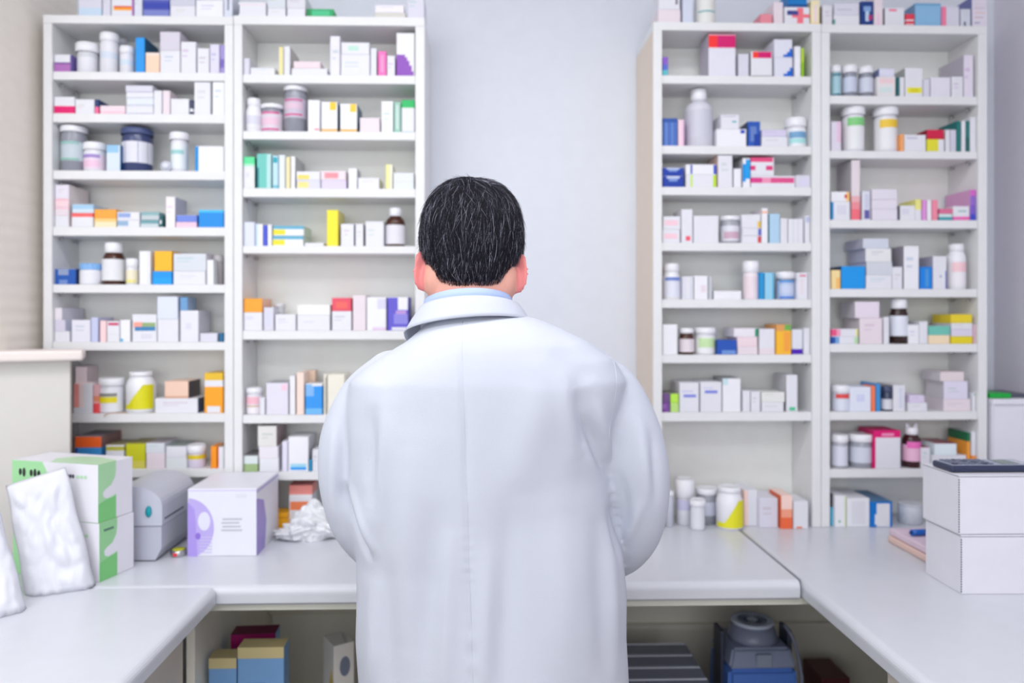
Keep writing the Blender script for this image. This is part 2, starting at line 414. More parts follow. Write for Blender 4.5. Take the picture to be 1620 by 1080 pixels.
PUR = (140, 70, 185); GRN = (10, 185, 95); RED = (225, 45, 65); NAVY = (50, 62, 105); RB = (10, 70, 170); SAL = (245, 120, 110); LB = (150, 200, 235)
CLR = (178, 180, 195); LIME = (190, 215, 50); LIL = (205, 195, 232); PNK = (245, 170, 200); CRM = (245, 228, 190); GRY = (165, 165, 175)
def full(v0, v1, c_): return (0, v0, 1, v1, c_)
#ITEMS#
# ---- top of the left units
shelf('C1', 'top')
B(124, 161, -22, 'lilac white carton with pale blue base', LW, [full(0, .3, (200, 220, 240))])
B(162, 175, -20, 'narrow plain white carton', LW)
B(176, 211, -24, 'white carton with orange and yellow arc', W, [(.1, .28, .95, .34, (225, 90, 60)), (.1, .2, .95, .28, ORG), (.93, 0, 1, 1, (190, 130, 200))])
B(212, 225, -12, 'pale narrow carton between orange-arc and blue cartons', (222, 224, 238))
B(226, 268, -18, 'deep blue banded carton', (70, 80, 175), [full(.3, .5, (40, 60, 170)), full(0, .25, (120, 130, 200)), full(.6, .7, (130, 140, 210))])
B(269, 309, 9, 'lower white flat carton beside the blue one', W)
B(269, 309, -14, 'pale blue carton lying on a white one', (205, 216, 232), on=1)
B(310, 353, 0, 'wide white carton, right half', WW)
B(354, 368, -14, 'pale carton with grey bars', (218, 222, 236), [(.4, .3, .6, .8, (120, 125, 150))])
shelf('C2', 'top')
B(377, 421, 3, 'white carton with faint pink print', W, [full(.75, .85, PW), (0, .2, .04, .8, (90, 100, 120))])
B(423, 452, 13, 'lower white carton of left pair', W)
B(423, 452, -10, 'upper white carton of left pair', LW, on=1)
B(454, 483, 13, 'lower white carton of right pair', W)
B(454, 484, -8, 'upper pale carton of right pair', LW, on=1)
B(485, 528, 14, 'flat bright green carton', (0, 165, 95), [(.2, .2, .85, .8, (60, 195, 135)), (0, 0, .15, 1, (0, 140, 75))])
B(592, 642, 20, 'flat carton with beige base strip', (215, 212, 205))
B(594, 640, 8, 'white carton lying on a beige-edged one', WW, on=1)
B(645, 671, -8, 'tall pale carton at the right end', LW)
# ---- C1
shelf('C1', 0)
B(83, 113, 86, 'white and purple carton', W, [full(0, .5, (175, 110, 185)), full(.45, .55, (120, 70, 150)), (.93, 0, 1, 1, (110, 90, 160))])
J(121, 158, 69, 'squat wide white jar', W, WW, 84, GW, (.75, .98), inset=.12)
J(159, 188, 53, 'tallest white tube jar with pale blue band', W, WW, 66, (214, 224, 238), (.45, .68), inset=.03)
J(190, 213, 74, 'short white jar with faint blue band', W, WW, 85, (212, 226, 240), (.4, .7), inset=.03)
J(188, 200, 62, 'small white jar behind the short one', W, WW, 70, dy=.075)
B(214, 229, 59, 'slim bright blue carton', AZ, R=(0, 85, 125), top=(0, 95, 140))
B(230, 252, 83, 'peach carton', (255, 212, 186), [full(.85, 1, (245, 225, 215))], d=.05)
B(253, 285, 80, 'lower tall white carton of stack', W); B(253, 285, 50, 'upper white carton of stack', LW, on=1)
B(286, 310, 66, 'white carton right of the stack', W)
B(312, 331, 76, 'slim white carton with shorter top', W); B(332, 347, 70, 'slim lilac carton', (222, 218, 240)); B(348, 355, 71, 'thin purple striped carton', (165, 150, 215), [full(.2, .5, (120, 100, 190))])
shelf('C1', 1)
B(83, 118, 153, 'white carton with magenta base', W, [full(0, .45, MAG)])
B(119, 149, 157, 'plain white carton beside magenta one', W); B(150, 156, 157, 'tiny navy and pink carton', (250, 110, 160), [full(.5, 1, (20, 50, 110))])
B(158, 198, 167, 'flat pale pink carton', (242, 220, 230), [full(0, .3, (245, 200, 216))])
for k, (y, c_) in enumerate(((167, W), (155, (226, 232, 240)), (146, W), (135, LW))):
    B(199, 242, y, ('lowest', 'second lowest', 'second highest', 'topmost')[k]+' flat box of stack', c_, [(.0, 0, 1, .12, (170, 175, 205))], on=k > 0)
B(243, 256, 143, 'slim white carton left of pair', W); B(257, 269, 143, 'slim pinkish carton right of pair', PW, d=.11)
B(270, 299, 156, 'low white carton', W); B(300, 306, 158, 'tiny navy carton', (50, 60, 95), [full(.2, .4, W)])
B(307, 333, 127.5, 'tall white carton touching shelf above', W); B(336, 355, 129, 'tall white carton at right end', WW)
shelf('C1', 2)
J(93, 133, 200, 'large clear grey jar with white lid and green label', CLR, WW, 210, (196, 208, 216), (.27, .78), [(.68, .75, (150, 195, 190)), (.28, .33, (140, 195, 180))], clear=1)
J(133, 168, 226, 'white jar with purple and pink label', W, WW, 238, (238, 220, 236), (.1, .8), [(.62, .78, (165, 140, 205)), (.2, .5, (240, 200, 225))])
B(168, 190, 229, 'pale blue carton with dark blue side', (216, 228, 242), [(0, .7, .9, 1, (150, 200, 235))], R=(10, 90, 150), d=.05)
J(193, 242, 204, 'big navy jar with white label', (62, 72, 115), (72, 84, 128), 214, (226, 226, 238), (.24, .84))
def lying_tube(px0, px1, yt, desc):
    Y = YF+.010; a = at(px0, yt, Y); b = at(px1, yt, Y); r = (b.x-a.x)/2
    t = tag(empty('tube', ((a.x+b.x)/2, Y, CUR['z']+r+.0002)), lab(desc), 'tube')
    bm = bmesh.new(); lathe(bm, [(0, 0), (r*.9, 0), (r, .002), (r, .07), (0, .07)]); bmesh.ops.rotate(bm, verts=bm.verts, matrix=Matrix.Rotation(-math.pi/2, 3, 'X')); bm_obj('body', bm, mat((200, 204, 218), .25), t)
    bm = bmesh.new(); lathe(bm, [(0, 0), (r*.6, 0), (r*.6, .003), (0, .003)]); bmesh.ops.rotate(bm, verts=bm.verts, matrix=Matrix.Rotation(math.pi/2, 3, 'X')); bm_obj('cap', bm, mat((225, 230, 242), .3), t)
lying_tube(253, 270, 255, 'small clear tube lying end-on')
J(269, 299, 210, 'slim white jar with teal band', W, WW, 222, (232, 238, 242), (.1, .9), [(.55, .68, (160, 210, 210))], inset=.14)
B(308, 354, 231, 'white carton with bright blue left edge', WW, [(0, 0, .13, 1, (0, 140, 215))])
shelf('C1', 3)
for k, (y, c_) in enumerate(((341, W), (327, PW), (314, (248, 215, 222)), (292, W))):
    B(83, 109, y, ('lowest white', 'second pink-edged', 'third pink striped', 'topmost white')[k]+' carton of left stack', c_, [full(.75, .9, (245, 190, 205))] if k in (1, 2) else (), on=k > 0, R=(238, 224, 226) if k != 3 else (236, 226, 228), d=.10)
B(113, 147, 337, 'white carton with red top band', W, [full(.72, 1, (245, 105, 105))], d=.09); B(113, 147, 323, 'pale blue carton on the red-banded one', (214, 228, 242), [full(.45, .95, (165, 205, 235))], on=1)
B(149, 184, 345, 'cream carton under orange one', CRM, [full(.6, 1, (250, 205, 130))]); B(149, 184, 331, 'orange carton on cream one', (255, 165, 60), on=1)
B(185, 221, 348, 'lower white and blue flat carton', W, [(0, .2, .5, .9, (150, 180, 210))]); B(185, 221, 335, 'upper white and blue flat carton', W, [(.05, .3, .6, .85, (150, 170, 220))], on=1)
B(222, 251, 348, 'lower grey teal striped carton', (200, 212, 216), [full(.5, 1, (110, 160, 170))]); B(222, 251, 335, 'upper grey teal striped carton', (196, 205, 210), [full(.55, 1, (140, 180, 185))], on=1)
B(252, 258, 341, 'tiny dark teal carton', (15, 90, 95), [(.0, .3, .6, .6, W)])
B(262, 277, 311, 'upright pinkish white carton', (246, 238, 242), R=(190, 190, 205), d=.08, rz=0)
B(278, 311, 351, 'pink carton under blue violet one', (242, 205, 225)); B(278, 311, 340, 'blue violet carton on pink one', (120, 140, 230), on=1, top=(190, 190, 215))
B(314, 354, 332, 'bright blue flat carton', (0, 140, 225), [full(.85, 1, (60, 190, 240))])
shelf('C1', 4)
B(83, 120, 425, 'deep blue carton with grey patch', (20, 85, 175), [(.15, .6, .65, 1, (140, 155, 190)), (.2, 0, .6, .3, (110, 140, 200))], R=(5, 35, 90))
J(127, 162, 417, 'white jar with ribbed light blue lid', W, (130, 180, 235), 427, W, (.1, .9), inset=.02, ribs=1)
J(163, 198, 384, 'brown glass bottle with white cap and label', BR, WW, 400, (232, 232, 238), (.13, .97), kind='bottle', nk=.78)
J(200, 219, 409, 'small white bottle with yellow label', W, WW, 423, (240, 232, 205), (.1, .9), [(.1, .3, (235, 225, 140))], inset=.03)
B(220, 238, 397, 'tall white tube carton', WW, [(.75, 0, .82, 1, GW)])
B(241, 272, 429, 'bright blue carton under yellow one', AZ, [full(0, .5, (0, 160, 240))]); B(244, 272, 397, 'yellow carton on bright blue one', (248, 195, 30), on=1, R=(235, 170, 10))
B(274, 325, 429, 'lower wide white carton', W); B(274, 326, 401, 'upper wide white carton', LW, on=1, R=(220, 215, 225))
B(327, 338, 411, 'slim white carton next to grey jar', WW, d=.03, rnd=.002)
J(337, 354, 404, 'grey jar in the right corner', (190, 184, 188), (200, 196, 200), 416, dy=.045)
shelf('C1', 5)
B(83, 110, 524, 'lowest white carton of left stack', W); B(83, 103, 506, 'middle lilac white carton of left stack', LW, on=1, R=(215, 218, 238)); B(83, 98, 487, 'topmost white carton of left stack', W, on=1, R=(218, 218, 232), d=.11)
B(113, 143, 506, 'square white lilac carton', (230, 229, 242)); B(144, 155, 502, 'narrow blue lilac carton', (200, 206, 238))
B(158, 168, 507, 'narrow pink tinted carton', (250, 215, 218)); B(169, 189, 508, 'white carton with magenta dash', W, [(.1, .8, .95, .93, (205, 60, 110)), (0, .36, 1, .38, GW)]); B(190, 206, 506, 'slim white carton with blue foot', WW, [(0, 0, .3, .15, (90, 180, 225))], R=GW)
B(209, 248, 497, 'white carton with rainbow band', W, [(.05, .52, .4, .72, (250, 165, 150)), (.4, .52, .95, .7, (150, 175, 120)), (.1, .4, .95, .55, (60, 130, 185)), (.35, .1, .8, .3, LW)])
B(249, 282, 505, 'lower white cube carton of pair', W); B(249, 282, 469, 'upper white cube carton of pair', W, on=1)
B(285, 314, 491, 'white carton supporting blue one', W, [(.3, .4, .6, .6, LW)], R=(216, 214, 226)); B(285, 297, 470, 'steel blue small carton, standing', (105, 155, 205), on=1, R=(150, 175, 205), d=.06)
B(316, 344, 527, 'flat pale carton', LW); B(346, 354, 527, 'small teal blue carton at right end', (0, 100, 145))
shelf('C1', 6)
B(119, 137, 580, 'pale pink carton partly behind the red one', (238, 220, 226), dy=.06)
B(116, 146, 606, 'white carton with salmon red edge', W, [(0, .2, .3, 1, (248, 160, 155)), (.3, .2, .55, 1, (248, 225, 226))], d=.05); B(147, 156, 608, 'narrow red printed carton', (225, 175, 180), [full(0, .35, (235, 80, 85)), full(.4, .6, (225, 140, 110))], d=.05)
J(157, 196, 598, 'white tub with yellow and grey label', W, WW, 610, (236, 236, 244), (.05, .95), [(.62, .74, (140, 140, 135)), (.38, .6, (235, 220, 20))], inset=.05)
J(201, 246, 588, 'large white bottle with yellow slanted label', WW, WW, 595, (228, 222, 20), (.1, .95), kind='bottle', nk=.78, slope=1, arc=(-165, -15))
B(245, 313, 630, 'wide white carton with navy side', W, R=(60, 90, 140)); B(260, 298, 603, 'peach carton with black side', (242, 205, 185), [full(0, .12, (215, 160, 130))], on=1, R=(60, 60, 72))
B(323, 353, 590, 'tall orange carton with white bands', (250, 165, 20), [full(.82, 1, (235, 190, 40)), full(.66, .82, W), (.15, 0, .85, .17, W)])
pts = [at(200, 652, 1.995), at(185, 651, 2.002), at(172, 652, 2.0), at(166, 656, 1.998), at(164, 661, 1.9985)]
z7 = UN['C1']['zs'][6]
pts = [Vector((at(x, 650, 2.003).x, 2.0065-.001*k, z7+.0018)) for k, x in enumerate((200, 190, 178))]+[Vector((at(170, 650, 2).x, 2.0015, z7+.0012)), Vector((at(166, 650, 2).x, 2.0005, z7-.003)), Vector((at(165, 650, 2).x, 2.0005, z7-.008))]
bm = bmesh.new(); tube(bm, pts, .0009, 6); tag(bm_obj('rubber_band', bm, mat((205, 140, 90), .6)), 'orange rubber band hanging over the shelf edge below the white tub', 'rubber band')
shelf('C1', 7)
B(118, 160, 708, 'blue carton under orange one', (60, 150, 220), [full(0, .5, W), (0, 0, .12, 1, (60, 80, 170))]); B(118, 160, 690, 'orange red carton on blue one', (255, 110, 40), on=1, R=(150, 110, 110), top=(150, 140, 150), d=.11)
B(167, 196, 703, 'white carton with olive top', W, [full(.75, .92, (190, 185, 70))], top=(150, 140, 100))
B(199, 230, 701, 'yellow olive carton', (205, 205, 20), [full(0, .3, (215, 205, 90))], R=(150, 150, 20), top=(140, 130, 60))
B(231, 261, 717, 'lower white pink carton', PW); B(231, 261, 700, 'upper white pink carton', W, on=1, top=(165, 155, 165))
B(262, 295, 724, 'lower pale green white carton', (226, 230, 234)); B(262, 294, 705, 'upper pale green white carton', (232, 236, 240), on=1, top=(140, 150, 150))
J(297, 326, 703, 'white capped jar with yellow band', (226, 216, 236), WW, 716, (225, 200, 30), (.6, .95), inset=.06)
B(333, 343, 706, 'slim orange carton', (250, 150, 20), d=.06); B(344, 354, 706, 'slim white carton beside orange one', W, [(0, 0, .2, 1, (235, 110, 60))], top=(180, 150, 130), d=.11)
# ---- C2
shelf('C2', 0)
B(384, 395, 92, 'narrow lilac white carton', LW); B(396, 435, 107, 'flat white carton', W)
B(441, 448, 74, 'thin yellow spined carton', (246, 240, 205), [(.3, 0, .7, 1, (235, 220, 120))]); B(449, 459, 73, 'thin white carton beside yellow spine', W, R=(200, 198, 196), d=.10)
B(461, 518, 108, 'long flat white carton', W); B(465, 508, 97, 'pinkish carton on the long flat one', PW, on=1)
B(522, 538, 57, 'tallest slim white carton', (232, 230, 244)); B(539, 585, 86, 'lower white carton of wide pair', W); B(539, 584, 67, 'white carton with green oval mark', W, [(.25, .3, .62, .7, (190, 228, 214))], on=1)
B(586, 596, 76, 'thin white blue carton', (226, 230, 242)); B(598, 611, 81, 'hot pink rounded carton', (250, 110, 190), [(.3, .15, .7, .85, (252, 150, 200))], rnd=.003)
B(612, 625, 88, 'small white carton after pink one', W); B(627, 656, 52, 'tall white carton with purple corner', (236, 236, 240), [(0, 0, .95, .12, PUR), (0, .12, .85, .25, PUR), (0, .25, .72, .36, PUR), (0, .36, .6, .44, PUR), (0, .44, .48, .5, PUR)])
shelf('C2', 1)
J(385, 410, 156, 'white bottle with white cap', WW, WW, 168, LW, (.3, .75), kind='bottle', nk=.85)
J(413, 449, 166, 'clear jar with pink label', CLR, WW, 173, (226, 214, 226), (.05, .85), [(.76, .84, (215, 90, 150)), (.08, .16, (215, 90, 150)), (.3, .6, (235, 200, 220))], clear=1)
J(449, 486, 135, 'tall clear jar with pink label', CLR, WW, 145, (205, 196, 214), (.35, .85), [(.74, .79, (205, 100, 150)), (.4, .44, (215, 80, 140)), (.55, .7, (225, 195, 215))], clear=1)
B(487, 506, 158, 'white carton with red foot mark', WW, [(.55, .05, .95, .1, (225, 110, 120))])
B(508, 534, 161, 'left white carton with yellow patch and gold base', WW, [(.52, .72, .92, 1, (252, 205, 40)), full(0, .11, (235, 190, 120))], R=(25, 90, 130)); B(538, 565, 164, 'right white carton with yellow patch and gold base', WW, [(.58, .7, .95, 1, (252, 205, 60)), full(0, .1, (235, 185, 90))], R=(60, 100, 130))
B(569, 601, 186, 'low white carton', PW); B(603, 622, 160, 'white upright carton', (240, 242, 246)); B(623, 634, 161, 'green grey tube carton', (150, 200, 180), [(.3, .1, .7, .9, (200, 220, 215))], rnd=.002); B(635, 656, 158, 'white carton with bright green top', W, [full(.76, 1, GRN), full(0, .03, TEAL)])
shelf('C2', 2)
B(384, 403, 248, 'white carton with mint green top', W, [full(.78, 1, (90, 225, 155)), full(.7, .78, (170, 235, 200)), (.2, .35, .5, .5, LW)], R=(10, 150, 110), d=.05)
B(406, 429, 243, 'teal carton', (110, 200, 190), [(.7, 0, 1, 1, (185, 225, 225)), (0, 0, .15, .6, (30, 120, 135))]); B(431, 440, 246, 'thin white carton with teal dot', (190, 225, 238), [(.1, .78, .9, .95, (0, 165, 185)), full(0, .1, (110, 190, 210))]); B(441, 451, 245, 'thin pale blue carton', (225, 234, 246))
B(452, 459, 248, 'thin cream yellow carton', (240, 228, 180)); B(460, 467, 247, 'thin white carton with grey side', WW, R=(188, 190, 190), d=.11)
B(469, 507, 285, 'lower white carton with yellow mark', LW, [(.05, .1, .5, .8, (240, 226, 140))]); B(469, 507, 271, 'upper white carton with yellow mark', W, [(.05, .1, .55, .6, (238, 220, 110))], on=1)
B(508, 548, 285, 'lilac carton under pink marked one', (222, 212, 240)); B(508, 548, 270, 'white carton with pink oval mark', PW, [(.15, .2, .7, .8, (242, 150, 160))], on=1)
B(551, 565, 266, 'small upright white carton', WW, R=(170, 174, 190), d=.06); B(566, 600, 281, 'low white carton in the middle', (232, 232, 240)); B(610, 621, 260, 'thin pale yellow carton', (242, 236, 160), [(.6, 0, 1, 1, (244, 242, 220))]); B(622, 655, 273, 'flat clear white box', (226, 230, 236), [full(.45, .48, GW)])
shelf('C2', 3)
B(384, 403, 351, 'pale lilac carton', (222, 226, 244)); B(404, 416, 354, 'pale blue carton', (204, 226, 242), [(.4, 0, 1, 1, WW)]); B(417, 422, 356, 'thin royal blue carton', (70, 90, 225)); B(423, 430, 355, 'thin white carton', WW)
for k, y in enumerate((373, 357)):
    B(431, 480, y, ('lower', 'upper')[k]+' white carton with blue band and yellow spot', WW, [(0, .1, .4, .62, (240, 225, 40)), full(.66, 1, (100, 175, 205))], on=k, R=(200, 220, 225))
B(482, 512, 384, 'very low white carton', W); B(517, 535, 332, 'bright yellow upright carton', (248, 232, 45), R=(238, 222, 120), d=.09)
B(539, 560, 354, 'white carton beside yellow one', W, R=(110, 125, 150)); B(562, 575, 354, 'narrow white carton', W, R=(140, 145, 155)); B(578, 607, 350, 'broad white carton beside brown bottle', W)
J(610, 641, 329, 'brown glass bottle with white cap and label', BR, WW, 342, (230, 228, 236), (.08, .86), kind='bottle', nk=.62)
shelf('C2', 4)
B(384, 415, 494, 'white carton under orange one', W, [(.1, .6, .5, .8, LW)]); B(384, 415, 472, 'orange carton', (255, 172, 40), on=1, R=(250, 190, 160), d=.09)
B(417, 433, 486, 'upright lilac white carton', LW, [(.2, .2, .6, .8, (214, 216, 240))], d=.05); B(435, 468, 497, 'white carton between upright and stack', W, d=.05); J(434, 451, 480, 'small clear jar behind white carton', (210, 212, 216), (222, 222, 226), 486, dy=.06)
B(470, 522, 498, 'lower wide white carton', W, [(.2, .5, .5, .6, GW)]); B(470, 522, 482, 'upper wide white carton', WW, on=1)
B(525, 556, 492, 'white carton under red one', W); B(525, 556, 471, 'red carton', (232, 75, 100), [(.2, .2, .8, .7, (240, 100, 90))], on=1)
B(558, 579, 467, 'tall pinkish white carton', PW); B(580, 611, 470, 'white and lilac carton', WW, [(.55, .65, 1, .95, (218, 214, 240)), (.3, 0, 1, .1, (228, 205, 232))]); B(613, 646, 470, 'violet blue carton with white corner', (95, 85, 205), [(.5, .62, .98, 1, WW), (.3, .2, .98, .5, (140, 135, 222)), (.4, .5, .9, .6, (190, 150, 215)), (.2, 0, 1, .1, W)])
shelf('C2', 5)
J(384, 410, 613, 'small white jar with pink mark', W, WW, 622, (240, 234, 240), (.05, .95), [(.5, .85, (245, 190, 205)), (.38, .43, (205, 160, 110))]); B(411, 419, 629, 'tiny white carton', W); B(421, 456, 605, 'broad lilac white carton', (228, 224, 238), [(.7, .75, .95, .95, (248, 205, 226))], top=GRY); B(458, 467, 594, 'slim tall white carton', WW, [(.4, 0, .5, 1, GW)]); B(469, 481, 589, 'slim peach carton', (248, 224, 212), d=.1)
B(482, 499, 586, 'tan carton behind the blue one', (225, 196, 176), dy=.06, d=.03); B(483, 510, 607, 'sky blue carton', (40, 150, 238), [(0, .6, .5, 1, (130, 185, 240)), full(0, .2, (110, 185, 240)), (.4, .93, 1, 1, WW)], d=.05); B(512, 517, 592, 'thin cream carton with dark edge', (244, 240, 226), [(.55, 0, .85, .92, (80, 80, 70))]); B(518, 545, 592, 'cream carton partly behind the sleeve', (240, 236, 222))
shelf('C2', 6)
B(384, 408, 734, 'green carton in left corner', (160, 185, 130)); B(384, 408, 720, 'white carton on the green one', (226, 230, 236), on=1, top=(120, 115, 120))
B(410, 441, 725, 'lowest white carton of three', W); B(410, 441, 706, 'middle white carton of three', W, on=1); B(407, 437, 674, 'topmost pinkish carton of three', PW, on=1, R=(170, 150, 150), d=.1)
B(446, 455, 698, 'slim lilac carton', (226, 224, 242)); B(456, 488, 691, 'white carton with blue base bars', WW, [(.1, .04, .9, .12, AZ), (.1, .12, .9, .22, (160, 215, 240))], R=(205, 205, 212)); B(489, 493, 728, 'tiny blue carton', (20, 150, 200), d=.03); B(494, 508, 711, 'white carton partly behind the sleeve', W)
shelf('C2', 'counter')
B(457, 494, 767, 'white carton with salmon top and orange oval', WW, [full(.78, 1, (244, 150, 140)), (.05, .42, .95, .62, (255, 140, 90))], dy=.02, top=(225, 130, 125), d=.06)
B(425, 455, 812, 'yellow orange flat carton', (252, 180, 20), [full(.7, .8, (225, 150, 10))], dy=.0, d=.06)
# ---- C3
shelf('C3', 'top')
B(1041, 1077, 15, 'pink edged white carton, lower of two', PW, [full(.05, .12, (240, 200, 208))]); B(1041, 1075, -12, 'pink edged white carton, upper of two', W, [(.8, .3, .9, .7, (110, 100, 110))], on=1)
B(1080, 1096, -14, 'pale blue narrow carton', (212, 218, 236)); J(1099, 1131, -14, 'white jar with teal line', W, WW, -4, (232, 232, 228), (.0, .98), [(.42, .47, (110, 175, 185))], inset=0)
B(1203, 1222, 22, 'low pink red carton', (232, 140, 155)); B(1224, 1239, 3, 'slim white pinkish carton', PW); B(1241, 1281, 11, 'white carton with red and blue star', W, [(.1, .55, .6, .8, (50, 60, 140)), (.5, .05, .75, .95, (245, 120, 135)), (.3, .4, 1, .6, (245, 120, 135)), (.1, .55, .55, .75, (60, 65, 140))]); B(1247, 1277, -12, 'blue carton on the red and blue one', (0, 120, 195), [full(0, .15, (0, 60, 130))], on=1)
B(1283, 1297, 0, 'cream yellow carton', (246, 232, 190), [full(0, .08, YEL), (.35, .1, .7, .8, (240, 220, 226))])
shelf('C3', 0)
B(1048, 1057, 90, 'tiny violet and teal carton', (140, 90, 205), [full(0, .3, (90, 195, 205)), full(.3, .6, (90, 110, 210))])
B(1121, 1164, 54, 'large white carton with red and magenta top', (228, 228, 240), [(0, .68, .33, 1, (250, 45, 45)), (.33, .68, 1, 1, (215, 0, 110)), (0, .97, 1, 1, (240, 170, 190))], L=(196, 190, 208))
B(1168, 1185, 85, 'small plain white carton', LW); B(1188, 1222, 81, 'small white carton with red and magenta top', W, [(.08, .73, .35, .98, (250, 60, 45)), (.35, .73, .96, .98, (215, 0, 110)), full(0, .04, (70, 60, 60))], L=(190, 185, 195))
for k, y in enumerate((91, 62)):
    B(1225, 1254, y, ('lower', 'upper')[k]+' white carton with blue corner', (226, 226, 240), [(.5, 0, 1, .16, (0, 100, 210)), (.7, .16, 1, .3, (0, 100, 210)), (.85, .3, 1, .48, (0, 100, 210))], on=k)
B(1257, 1267, 73, 'slim white carton', WW); B(1268, 1272, 76, 'thin lime green carton', (190, 225, 50), [full(0, .5, (150, 205, 0))])
shelf('C3', 1)
B(1048, 1072, 187, 'blue translucent pack', (70, 110, 190), [(.2, 0, .3, 1, (110, 145, 210)), (.6, 0, .7, 1, (100, 140, 210)), full(.85, 1, (40, 85, 170))]); B(1073, 1083, 189, 'slim pink carton', (246, 214, 228), [(.7, 0, 1, 1, (228, 185, 222))])
J(1083, 1127, 141, 'largest white bottle', (216, 216, 228), WW, 159, (206, 206, 220), (.2, .95), kind='bottle', nk=.56)
B(1134, 1181, 204, 'wide white carton', WW, [(.8, .75, .95, .95, (0, 60, 190))]); B(1140, 1169, 181, 'white carton with teal dash', W, [(.6, .45, .85, .55, (40, 170, 185)), (.1, .85, .8, .9, (170, 170, 200))], on=1)
B(1183, 1203, 192, 'deep blue carton', (30, 85, 180), [(.2, .2, .7, .8, (100, 130, 195)), (.5, 0, .95, .5, (0, 60, 165))], L=(30, 55, 100)); B(1205, 1246, 216, 'lower low white pack', W); B(1205, 1244, 205, 'upper low white pack', LW, on=1)
J(1248, 1281, 187, 'white tub with blue and teal label', W, WW, 202, (238, 240, 246), (.05, .95), [(.45, .75, (115, 165, 205)), (.2, .42, (170, 225, 225))], inset=.03)
shelf('C3', 2)
for k, y in enumerate((278, 265)):
    B(1048, 1082, y, ('lower', 'upper')[k]+' royal blue carton with white chevron', (0, 55, 165), [(.2, .75, .8, 1, (190, 200, 230)), (.3, .5, .7, .75, (120, 150, 210))], on=k)
B(1085, 1134, 276, 'white carton with lime stripes', W, [(.14, 0, .22, 1, (205, 232, 120)), (.88, 0, .99, 1, (190, 225, 40))]); B(1085, 1134, 260, 'white carton with blue stripes', WW, [(.15, 0, .21, 1, (20, 70, 185)), (.9, 0, .99, 1, (10, 70, 200))], on=1)
B(1136, 1159, 245, 'tall white carton', W, L=(238, 205, 195)); B(1161, 1173, 266, 'small white carton', WW, top=(50, 90, 120)); B(1175, 1187, 250, 'white carton with blue diagonal', WW, [(0, .2, .4, .8, AZ), (.4, .3, 1, .95, (0, 160, 235))], L=(220, 218, 226))
B(1188, 1258, 278, 'long flat white carton with magenta band', W, [(0, .4, .25, .85, (222, 60, 140)), (.25, .4, .45, .85, (240, 150, 185)), (.45, .4, .98, .85, (225, 80, 140))]); B(1188, 1225, 249, 'magenta striped white carton on the long one', W, [(0, .75, .95, 1, (230, 75, 130)), (0, .3, .2, .55, (225, 60, 130)), (.65, .3, .95, .55, (225, 60, 130))], on=1)
B(1259, 1284, 277, 'white and lilac carton', LW, [(.3, .2, .8, .7, (222, 215, 240))])
shelf('C3', 3)
for k, y in enumerate((363, 342)):
    B(1048, 1076, y, ('lower', 'upper')[k]+' white carton with pink print', W, [(.1, .3, .85, .7, (246, 205, 218))], on=k)
B(1078, 1096, 331, 'tall white carton with red dot', W, [(.38, .06, .8, .2, (242, 90, 110))]); B(1097, 1137, 341, 'broad white carton', W)
J(1139, 1170, 342, 'clear jar with white lid', (200, 202, 214), WW, 349, (226, 226, 236), (.1, .8), [(.2, .5, (205, 170, 190))], clear=1)
for k, (y, c_) in enumerate(((373, (225, 70, 80)), (361, (85, 100, 195)), (339, (240, 200, 80)))):
    B(1174, 1204 if k == 0 else 1204, y, ('lowest white carton with red end', 'middle white carton with blue end', 'top white carton with yellow end')[k], W, [(.83, 0 if k < 2 else 0, 1, 1 if k < 2 else .5, c_)], on=k > 0)
B(1205, 1215, 329, 'slim white carton leaning up tall', WW, [full(.85, .92, (245, 190, 170))], L=(222, 215, 224)); B(1217, 1234, 338, 'light blue carton', (178, 212, 236), L=(80, 160, 180)); B(1235, 1246, 345, 'slim white carton, first of row', W, [(.5, 0, .6, 1, PW)]); B(1247, 1271, 346, 'white carton with grey lines', W, [(.3, 0, .36, 1, GW), (.62, 0, .68, 1, GW)]); B(1273, 1284, 341, 'narrow white carton with lilac spot', W, [(.2, .75, .9, .95, (190, 195, 225))])
shelf('C3', 4)
J(1048, 1076, 417, 'white bottle with blue lettered label', WW, WW, 430, (228, 230, 244), (.1, .95), [(.68, .8, (110, 135, 205))], kind='bottle', nk=.88)
B(1080, 1097, 437, 'white carton with grey fold', W, [(.1, 0, .25, 1, LW), (.75, 0, .85, 1, (205, 210, 226))]); B(1098, 1120, 436, 'white carton with red smudge', WW, [(.5, .3, .85, .6, PW)]); B(1121, 1127, 437, 'thin grey carton', (196, 200, 206))
B(1129, 1173, 460, 'low flat white carton', WW); J(1175, 1200, 413, 'tall white pill tube', (240, 230, 236), WW, 431, (238, 222, 230), (.05, .9), inset=.04)
B(1202, 1209, 431, 'thin azure carton', (20, 150, 215), d=.05); B(1210, 1225, 431, 'light azure carton', (150, 210, 238), [(.8, 0, 1, 1, (90, 180, 220))]); J(1227, 1256, 430, 'white lidded jar with blue label', (180, 190, 214), WW, 441, (190, 205, 236), (.03, .95), [(.82, .92, (70, 150, 220)), (.05, .15, (70, 130, 220)), (.3, .7, (205, 215, 240))], clear=1)
B(1261, 1278, 431, 'white carton with red mark', W, [(.25, .85, .85, .92, (225, 120, 150)), (.3, .2, .6, .75, PW)]); B(1279, 1284, 431, 'narrow white carton at the edge', W)
shelf('C3', 5)
B(1048, 1072, 513, 'tall white carton', WW); J(1074, 1098, 519, 'short brown bottle with white cap and label', BR, WW, 527, (230, 218, 226), (.12, .9), kind='bottle', nk=.92)
J(1099, 1132, 518, 'white tub with green label', W, WW, 528, (236, 238, 240), (.05, .95), [(.35, .8, (200, 230, 175))], inset=.05)
